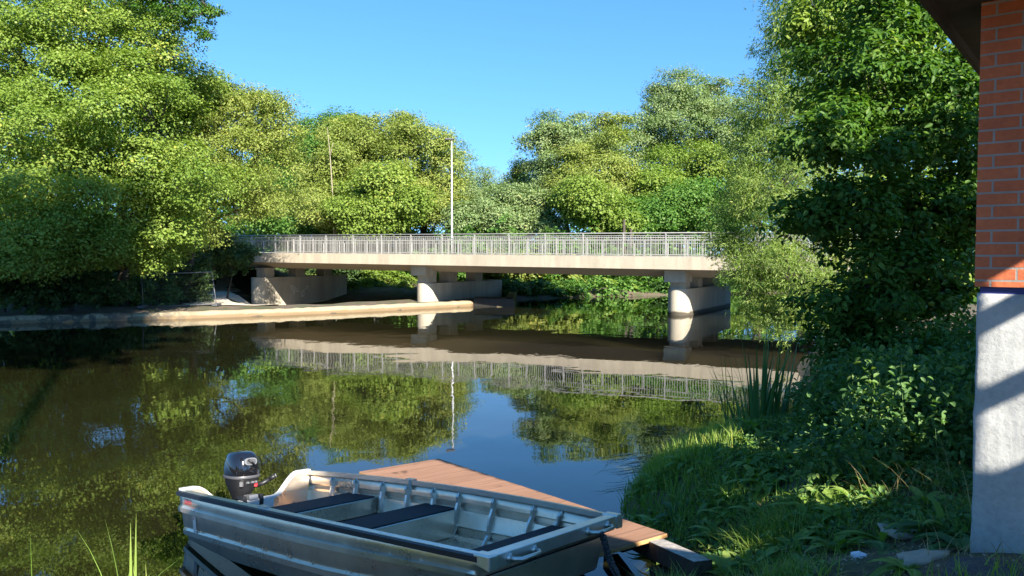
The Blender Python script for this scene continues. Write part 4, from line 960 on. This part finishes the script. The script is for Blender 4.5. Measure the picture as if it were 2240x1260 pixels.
# ------------------------------------------------------------------ wire fence on the quay
M['fence'] = plain('dull fence tube', (.11, .115, .12), .5, .3); M['wire'] = plain('dark fence wire', (.06, .07, .07), .6)
fa, fb = at(313, 680, 36.2), at(474, 676, 37.6)
fa.z = gz(fa.x, fa.y) + .02; fb.z = gz(fb.x, fb.y) + .02
ta, tb = at(309, 600, 36.4), at(463, 595, 37.9)
fr_ = empty('wire_fence', (fa + fb) / 2); tag(fr_, 'leaning temporary wire mesh fence panel standing on the quay', 'fence')
for nm, p_, q_ in (('frame_post', fa, ta), ('frame_post', fb, tb), ('frame_rail', ta, tb), ('frame_rail', fa.lerp(ta, .04), fb.lerp(tb, .04))):
    mb = MB(); mb.tube([p_, q_], .022, 8); mb.build(nm, M['fence'], fr_, True)
mb = MB()
for k in range(1, 30): f = k / 30; mb.tube([fa.lerp(fb, f), ta.lerp(tb, f)], .0032, 4, cap=False)
for k in range(1, 9): f = k / 9; mb.tube([fa.lerp(ta, f), fb.lerp(tb, f)], .0032, 4, cap=False)
mb.build('mesh_panel', M['wire'], fr_)
for p_ in (fa, fb):
    mb = MB(); mb.box(p_ + Vector((0, 0, .05)), (.25, .65, .12)); mb.build('fence_foot', M['dgrey'], fr_, bevel=.02)
# path under the bridge, left of the first pier
line = [Vector(v) for v in ((-33, 74, 0), (-27, 63, 0), (-22.5, 55, 0), (-19.0, 49, 0), (-16.2, 44, 0), (-14.6, 40.5, 0), (-13.9, 38.2, 0))]
fine = []
for a, b in zip(line[:-1], line[1:]): fine += [a.lerp(b, k / 8) for k in range(8)]
fine.append(line[-1]); mb = MB(); rings = []
for i, q_ in enumerate(fine):
    t = (fine[min(i + 1, len(fine) - 1)] - fine[max(i - 1, 0)]).normalized(); o_ = Vector((-t.y, t.x, 0)) * 2.3
    r_ = [q_ + o_ * f for f in (-1, -.5, 0, .5, 1)]
    for v_ in r_: v_.z = gz(v_.x, v_.y) + .03
    rings.append(r_)
mb.loft(rings, closed=False, cap=False)
tag(mb.build('path', M['path'], None, True), kind='structure')

# ------------------------------------------------------------------ near bank: grass, weeds, reeds, stones
def blades(P, H, wd, lean, seg=3, az=None, curl=1.0, tint=None):
    n = len(P); az = rng.uniform(0, 2 * np.pi, n) if az is None else az
    dr = np.stack([np.cos(az), np.sin(az), np.zeros(n)], 1); sd = np.stack([-np.sin(az + rng.normal(0, .5, n)), np.cos(az), np.zeros(n)], 1); sd = unit(sd)
    V = []
    for k in range(seg + 1):
        f = k / seg; c = P + dr * (lean * H * (f * .35 + f ** 2 * .65 * curl))[:, None] + np.array([0, 0, 1]) * (H * (f - .32 * lean * curl * f ** 2.5))[:, None]
        ww = (wd * (1 - f ** 1.6) * .5 + .0004)[:, None]
        V += [c - sd * ww, c + sd * ww]
    V = np.stack(V, 1); m = 2 * (seg + 1); b = np.arange(n)[:, None] * m
    F = np.concatenate([b + np.array([2 * k, 2 * k + 1, 2 * k + 3, 2 * k + 2]) for k in range(seg)], 0)
    T = np.tile(np.clip((rng.random(n) if tint is None else tint + rng.normal(0, .18, n)), 0, 1), seg)
    return V.reshape(-1, 3), F, T
def on_ground(xy): return np.concatenate([xy, gz_arr(xy)[:, None]], 1)
def scatter(x0, x1, y0, y1, n, dmin=.02, dmax=9, patch=None, thr=0):
    q_ = np.stack([rng.uniform(x0, x1, n), rng.uniform(y0, y1, n)], 1); d, i = seg_info(q_); k = (d > dmin) & (d < dmax) & (i < nnear - 1)
    q_ = q_[k]
    if patch is not None: q_ = q_[patch(q_)]
    return on_ground(q_)
def in_view(q_): return (np.abs(q_[:, 0]) < .70 * q_[:, 1] + .3)
def bare(q_):                       # 1 where the soil is worn bare
    x, y = q_[:, 0], q_[:, 1]
    e1 = np.exp(-(((x - 1.55) / .6) ** 2 + ((y - 5.0) / .3) ** 2)); e2 = np.exp(-(((x - 2.5) / .6) ** 2 + ((y - 4.35) / .33) ** 2)); e3 = np.exp(-(((x - 2.0) / .6) ** 2 + ((y - 4.75) / .24) ** 2))
    return np.clip(1.25 * np.maximum(np.maximum(e1, e2), e3) + .25 * vnoise(q_, 3.1, 4), 0, 1)
parts = []
P = scatter(.2, 6, 3.2, 12.5, 52000, .0, 6, lambda q_: in_view(q_) & (rng.random(len(q_)) > bare(q_) * 1.9) & (rng.random(len(q_)) < np.clip(1.25 - .07 * q_[:, 1], .2, 1)))
dd, _ = seg_info(P[:, :2]); H = rng.uniform(.05, .17, len(P)) * (1 + .5 * vnoise(P[:, :2], 2.2, 3)) + .10 * np.exp(-((dd - .5) / .5) ** 2) * (P[:, 1] > 6.6) * rng.uniform(.3, 1.2, len(P)); H = np.maximum(H, .03)
parts.append(blades(P, H, np.full(len(P), .007), rng.uniform(.2, 1.0, len(P)), tint=.5 + .3 * vnoise(P[:, :2], 1.4, 2)))
P = scatter(1.0, 3.4, 6.6, 11.8, 5200, -.06, 1.0, in_view); H = rng.uniform(.08, .27, len(P)); parts.append(blades(P, H, np.full(len(P), .011), rng.uniform(.2, .9, len(P)), 4))
P = scatter(1.35, 2.5, 8.2, 10.0, 2600, .2, 1.6); parts.append(blades(P, rng.uniform(.14, .32, len(P)), np.full(len(P), .012), rng.uniform(.1, .8, len(P)), 4, tint=np.full(len(P), .8)))
P = scatter(.55, 1.2, 4.9, 5.7, 1100, .0, 1.3); parts.append(blades(P, rng.uniform(.1, .3, len(P)), np.full(len(P), .007), rng.uniform(.2, 1.0, len(P)), tint=np.full(len(P), .9)))
P = scatter(-4.5, .3, 4.3, 5.5, 2600, -.05, 1.0, lambda q_: rng.random(len(q_)) < .35); parts.append(blades(P, rng.uniform(.08, .26, len(P)), np.full(len(P), .008), rng.uniform(.2, .9, len(P))))
def join(parts):
    V = []; F = []; T = []; b = 0
    for v_, f_, t_ in parts: V.append(v_); F.append(f_ + b); T.append(t_); b += len(v_)
    return np.concatenate(V), np.concatenate(F), np.concatenate(T)
V, F, T = join(parts); tag(link('grass', np_mesh('grass', V, F, T), M['grass']), kind='stuff')
P = scatter(.3, 5, 3.4, 8, 5000, .0, 5, lambda q_: in_view(q_) & (vnoise(q_, 2.7, 8) > .35)); parts = [blades(P, rng.uniform(.04, .22, len(P)), np.full(len(P), .005), rng.uniform(.3, 1.6, len(P)))]
P = scatter(.45, 1.1, 4.9, 5.7, 700, .0, 1.3); parts.append(blades(P, rng.uniform(.12, .34, len(P)), np.full(len(P), .004), rng.uniform(.1, 1.0, len(P))))
P = scatter(1.2, 3.5, 4.6, 6.0, 2200, .0, 4); parts.append(blades(P, rng.uniform(.02, .05, len(P)), np.full(len(P), .006), rng.uniform(1.5, 3.5, len(P))))
P = on_ground(rng.uniform((2.7, 4.7), (3.5, 6.2), (110, 2))); parts.append(blades(P, rng.uniform(.15, .5, len(P)), np.full(len(P), .004), rng.uniform(.3, 1.1, len(P)), 4))
V, F, T = join(parts); tag(link('dry_grass', np_mesh('dry_grass', V, F, T), M['dry']), kind='stuff')
# tall grass tufts at the lower left and single tall stalks
def tuft(name, label, c, n, h, mat, sp, wd=.012, lean=(.1, .7), group=None, seg=5, cat='grass tuft', part=None):
    c = Vector(c); q_ = np.array([[c.x, c.y]]) + rng.normal(0, sp, (n, 2)); P = on_ground(q_); P[:, 2] = np.maximum(P[:, 2], -.05)
    V, F, T = blades(P, rng.uniform(h[0], h[1], n), rng.uniform(.7, 1.2, n) * wd, rng.uniform(lean[0], lean[1], n), seg)
    return tag(link(name, np_mesh(name, V, F, T), M[mat]), label, cat, group)
tuft('grass_tuft', 'bright arching grass tuft at the lower left corner', (-2.42, 4.85, 0), 44, (.28, .62), 'grass', .08, .018, (.1, 1.1))
tuft('grass_tuft', 'thin sparse grass stalks at the bottom left edge of the picture', (-3.2, 4.95, 0), 20, (.45, .82), 'grass', .26, .007, (.05, .6))
tuft('grass_tuft', 'straw coloured grass tuft between the boat bow and the chain', onz(1345, 1266, .52), 170, (.10, .30), 'dry', .09, .006, (.2, 1.2))
tuft('grass_tuft', 'dense green grass hummock beside the bare soil', onz(1685, 1120, .72), 900, (.14, .30), 'grass', .17, .006, (.3, 1.3))
tuft('grass_tuft', 'bright grass tuft behind the round tan stone', onz(1700, 1240, .95), 420, (.10, .24), 'grass', .10, .008, (.2, 1.0))
tuft('grass_tuft', 'two tall upright grass blades at the lower left corner', (-2.42, 4.85, 0), 3, (.88, 1.0), 'grass', .015, .026, (.05, .16))
# reed clump at the water's edge
rb_ = onz(1655, 1012, .10)
q_ = np.array([[rb_.x, rb_.y]]) + rng.normal(0, 1, (88, 2)) * np.array([.22, .15]); P = on_ground(q_); P[:, 2] = np.maximum(P[:, 2], -.05)
az = np.arctan2(q_[:, 1] - rb_.y, q_[:, 0] - rb_.x); V, F, T = blades(P, rng.uniform(.6, 1.40, 88), rng.uniform(.026, .05, 88), rng.uniform(.05, .45, 88), 7, az, .8)
tag(link('reed_clump', np_mesh('reed_clump', V, F, T), M['iris'], smooth=True), 'tall clump of dark green sword shaped reed leaves at the water edge', 'reeds')
# floating weed trailing from the bank
def trail(px0, px1, py0, py1, n, ang, ln):
    o_ = [onz(rng.uniform(px0, px1), rng.uniform(py0, py1), .004) for _ in range(n)]; P = np.array(o_); a = rng.normal(ang, .16, n); l = rng.uniform(*ln, n); V = []
    for k in range(5):
        f = k / 4; b_ = a + .35 * (f - .5) * rng.normal(0, 1, n)
        c = P + np.stack([np.cos(b_) * l * f, np.sin(b_) * l * f, .003 + 0 * l + rng.uniform(0, .002, n)], 1); sd = np.stack([-np.sin(b_), np.cos(b_), 0 * b_], 1); ww = (.007 * (1 - f ** 2) + .001)
        V += [c - sd * ww, c + sd * ww]
    V = np.stack(V, 1); b = np.arange(n)[:, None] * 10
    return V.reshape(-1, 3), np.concatenate([b + np.array([2 * k, 2 * k + 1, 2 * k + 3, 2 * k + 2]) for k in range(4)], 0), rng.random(n * 4)
V, F, T = join([trail(1390, 1470, 985, 1030, 46, R(205), (.35, .9)), trail(1480, 1600, 945, 985, 40, R(190), (.4, 1.1)), trail(1360, 1430, 1040, 1075, 10, R(205), (.2, .5)), trail(1440, 1500, 990, 1030, 26, R(250), (.2, .5)), trail(1560, 1640, 880, 950, 26, R(185), (.4, 1.3))])
tag(link('water_weed', np_mesh('water_weed', V, F, T), M['weed']), kind='stuff')
# undergrowth of nettles on the right bank
P = scatter(2.4, 7.5, 6.2, 13, 1500, .5, 6, lambda q_: (q_[:, 0] > .36 * q_[:, 1] + .15) & in_view(q_))
hh = rng.uniform(.25, .85, len(P)) * np.clip((P[:, 0] - .34 * P[:, 1]) / .9 + .3, .3, 1.15); idx = np.repeat(np.arange(len(P)), 46); f = rng.random(len(idx)) ** .7
LP = P[idx] + np.stack([rng.normal(0, .09, len(idx)), rng.normal(0, .09, len(idx)), hh[idx] * f], 1); out = unit(rng.normal(0, 1, (len(idx), 3)) * np.array([1, 1, .2]))
V, F, T = leaves(LP, out, .066, .04, 'oval', 1.1, .25, np.clip(.5 + rng.normal(0, .2, len(P)), 0, 1)[idx])
parts = [(V, F, T)]; v2, f2, t2 = blades(P, hh, np.full(len(P), .008), rng.uniform(0, .2, len(P)), 2); parts.append((v2, f2, t2))
V, F, T = join(parts); tag(link('nettles', np_mesh('nettles', V, F, T), M['nettle']), kind='stuff')
# low clover-like ground cover under the grass
P = scatter(.9, 5.5, 4.2, 10.5, 26000, .15, 5, lambda q_: in_view(q_) & (rng.random(len(q_)) > bare(q_) * 2.2) & (vnoise(q_, 1.9, 6) > -.35)); P[:, 2] += rng.uniform(.01, .12, len(P))
V, F, T = leaves(P, unit(rng.normal(0, 1, (len(P), 3)) * np.array([1, 1, .1])), .05, .032, 'oval', 1.2, .1)
tag(link('ground_cover', np_mesh('ground_cover', V, F, T), M['nettle']), kind='stuff')
# broad leaved dock plants
def rosette(label, px, py, z, n, ln, wd, mat='grass', upr=.8, name='dock_plant', cat='weed', group=None):
    c = onz(px, py, z); c.z = gz(c.x, c.y); V = []; F = []; T = []
    for k in range(n):
        a = rng.uniform(0, 6.283); l = ln * rng.uniform(.6, 1.15); w_ = wd * rng.uniform(.7, 1.2); e = rng.uniform(.5, 1.1) * upr
        d = Vector((math.cos(a), math.sin(a), 0)); s_ = Vector((-d.y, d.x, 0)); b = len(V); S = 7; tn = rng.random()
        for j in range(S + 1):
            f = j / S; p_ = c + d * (l * f * math.cos(e) + l * .25 * f * f) + Vector((0, 0, l * (f * math.sin(e) - .55 * f ** 2.4)))
            ww = w_ * (math.sin(math.pi * min(1, .08 + f * .92)) ** .8) * (.25 + .75 * min(1, f * 3)) * (1 + .10 * math.sin(f * 23 + k)) + .004
            V += [p_ - s_ * ww * .5 + Vector((0, 0, ww * .16)), p_, p_ + s_ * ww * .5 + Vector((0, 0, ww * .16))]
            if j < S:
                q0 = b + 3 * j; F += [(q0, q0 + 1, q0 + 4, q0 + 3), (q0 + 1, q0 + 2, q0 + 5, q0 + 4)]; T += [tn, tn]
    return tag(link(name, np_mesh(name, V, F, T, smooth=True), M[mat]), label, cat, group)
for lab, px, py, z, n, ln, wd, mt, up in (
    ('broad leaved weed at the bank edge right behind the boat bow', 1400, 1135, .2, 8, .32, .075, 'nettle', .9),
    ('broad leaved weed with one long curved leaf beside the grassy bank top', 1480, 1120, .3, 9, .36, .08, 'nettle', .8),
    ('light green upright weed above the dock platform corner', 1465, 1150, .35, 8, .30, .07, 'grass', 1.1),
    ('broad weed with toothed leaves growing beside the square beam', 1545, 1190, .55, 9, .30, .075, 'grass', 1.2),
    ('sunlit broad leaved weed in front of the reed clump', 1640, 1050, .45, 9, .32, .08, 'grass', 1.1),
    ('weed with narrow bright leaves right of the reed clump', 1710, 1065, .5, 14, .34, .035, 'grass', 1.0),
    ('light leaved weed in the middle of the grassy bank', 1660, 1115, .6, 8, .28, .075, 'grass', 1.1),
    ('flat dark weed on the soil left of the litter', 1760, 1185, .88, 10, .24, .06, 'nettle', .35),
    ('spreading weed between the litter and the flat stone', 1930, 1190, .95, 10, .24, .055, 'nettle', .5),
    ('large leaved dark weed at the foot of the concrete plinth', 2060, 1150, 1.0, 14, .30, .10, 'nettle', .7),
    ('drooping dark weed touching the plinth corner', 2110, 1190, 1.03, 10, .26, .09, 'nettle', .6),
    ('leafy weed in front of the flat pale stone by the plinth', 1980, 1245, 1.02, 14, .22, .05, 'grass', .7)):
    rosette(lab, px, py, z, n, ln, wd, mt, up)
parts = []
for c in scatter(.9, 5.0, 4.6, 10.5, 420, .02, 4, lambda q_: in_view(q_) & (rng.random(len(q_)) > bare(q_) * 2.2)):
    n_ = random.randint(5, 10); ln = random.uniform(.12, .34); wd = ln * random.uniform(.14, .28); V = []; F = []; T = []
    for k in range(n_):
        a = rng.uniform(0, 6.283); l = ln * rng.uniform(.6, 1.15); e = rng.uniform(.4, 1.25); d = np.array([math.cos(a), math.sin(a), 0]); s_ = np.array([-d[1], d[0], 0]); b = len(V); tn = rng.random()
        for j in range(6):
            f = j / 5; p_ = c + d * (l * f * math.cos(e) + l * .25 * f * f) + np.array([0, 0, l * (f * math.sin(e) - .5 * f ** 2.4)]); ww = wd * math.sin(math.pi * min(1, .1 + f * .9)) ** .8 + .003
            V += [p_ - s_ * ww * .5 + np.array([0, 0, ww * .16]), p_, p_ + s_ * ww * .5 + np.array([0, 0, ww * .16])]
            if j < 5: q0 = b + 3 * j; F += [(q0, q0 + 1, q0 + 4, q0 + 3), (q0 + 1, q0 + 2, q0 + 5, q0 + 4)]; T += [tn, tn]
    parts.append((np.array(V), np.array(F), np.array(T)))
V, F, T = join(parts); tag(link('weeds', np_mesh('weeds', V, F, T, smooth=True), M['grass']), kind='stuff')
# stones
M['stone'] = concrete('field stone', (.36, .32, .25), .1, .9)
def stone(label, px, py, z, sx, sy, sz, rz=0.0):
    c = onz(px, py, z); c.z = gz(c.x, c.y); bm = bmesh.new(); bmesh.ops.create_icosphere(bm, subdivisions=3, radius=1)
    o1, o2, o3 = random.uniform(0, 9), random.uniform(0, 9), random.uniform(0, 9)
    for v in bm.verts:
        k = 1 + .12 * math.sin(v.co.x * 3 + o1) * math.cos(v.co.y * 2.6 + o2) + .06 * math.sin(v.co.z * 7 + v.co.x * 5 + o3)
        zc = max(-.6, min(.45 + .12 * math.sin(v.co.x * 6 + o2) + .1 * math.cos(v.co.y * 5 + o1), v.co.z * k)); k *= 1 + .16 * math.sin(math.atan2(v.co.y, v.co.x) * 3 + o3) + .08 * math.sin(math.atan2(v.co.y, v.co.x) * 7 + o1); v.co = Vector((v.co.x * k * sx, v.co.y * k * sy, zc * sz))
    me = bpy.data.meshes.new('stone'); bm.to_mesh(me); bm.free(); o = link('stone', me, M['stone'], None, True); o.location = c + Vector((0, 0, sz * .25)); o.rotation_euler = (random.uniform(-.1, .1), random.uniform(-.1, .1), rz)
    return tag(o, label, 'stone', 'stones on the near bank')
stone('rounded tan stone at the bottom edge beside the beam end', 1605, 1258, .85, .11, .10, .10, .3)
stone('small grey stone just behind the rounded tan stone', 1640, 1228, .85, .07, .06, .055, 1.0)
stone('pale pebble in the bare soil behind the grass tuft', 1735, 1222, .88, .05, .035, .03, .4)
stone('large flat pale stone half sunk in grass near the plinth', 1990, 1128, 1.0, .20, .15, .04, .2)
stone('flat pointed pale stone lying on soil near the bottom right corner', 2015, 1218, 1.04, .17, .08, .05, .35)
for k in range(60):
    pass
gp = scatter(.9, 3.2, 3.8, 5.8, 900, .1, 4, lambda q_: bare(q_) > .35); mb = MB()
for c in gp:
    r_ = random.uniform(.004, .014); c = Vector(c); t = random.uniform(0, 3)
    mb.add([c + Vector((math.cos(t + a) * r_ * random.uniform(.7, 1.2), math.sin(t + a) * r_ * random.uniform(.7, 1.2), -.003)) for a in (0, 1.57, 3.14, 4.71)] + [c + Vector((0, 0, r_ * .8))], [(0, 1, 4), (1, 2, 4), (2, 3, 4), (3, 0, 4)])
tag(mb.build('pebbles', M['stone'], None), kind='stuff')
# crumpled white litter
c = onz(1878, 1206, .96); c.z = gz(c.x, c.y) + .02; bm = bmesh.new(); bmesh.ops.create_icosphere(bm, subdivisions=3, radius=.032)
for v in bm.verts: v.co = v.co * random.uniform(.75, 1.15); v.co.z *= .6; v.co.x *= 1.5
me = bpy.data.meshes.new('litter'); bm.to_mesh(me); bm.free(); M['paper'] = plain('white paper', (.72, .74, .80), .6)
o = link('crumpled_paper', me, M['paper']); o.location = c; tag(o, 'small crumpled piece of white paper lying in the grass', 'litter')
# strip of asphalt at the foot of the plinth
M['asph'] = plain('asphalt', (.055, .055, .06), .9, 0, .35, 60, 0, .5)
mb = MB(); rr = []
for f in np.linspace(0, 1, 12):
    r_ = []
    for g_ in np.linspace(0, 1, 6):
        q_ = pc - EV * (.32 + .9 * g_) + WV * (-.05 + 1.6 * f); r_.append(Vector((q_.x, q_.y, gz(q_.x, q_.y) + .012)))
    rr.append(r_)
mb.loft(rr, closed=False, cap=False); tag(mb.build('paving', M['asph'], None, True), kind='structure')
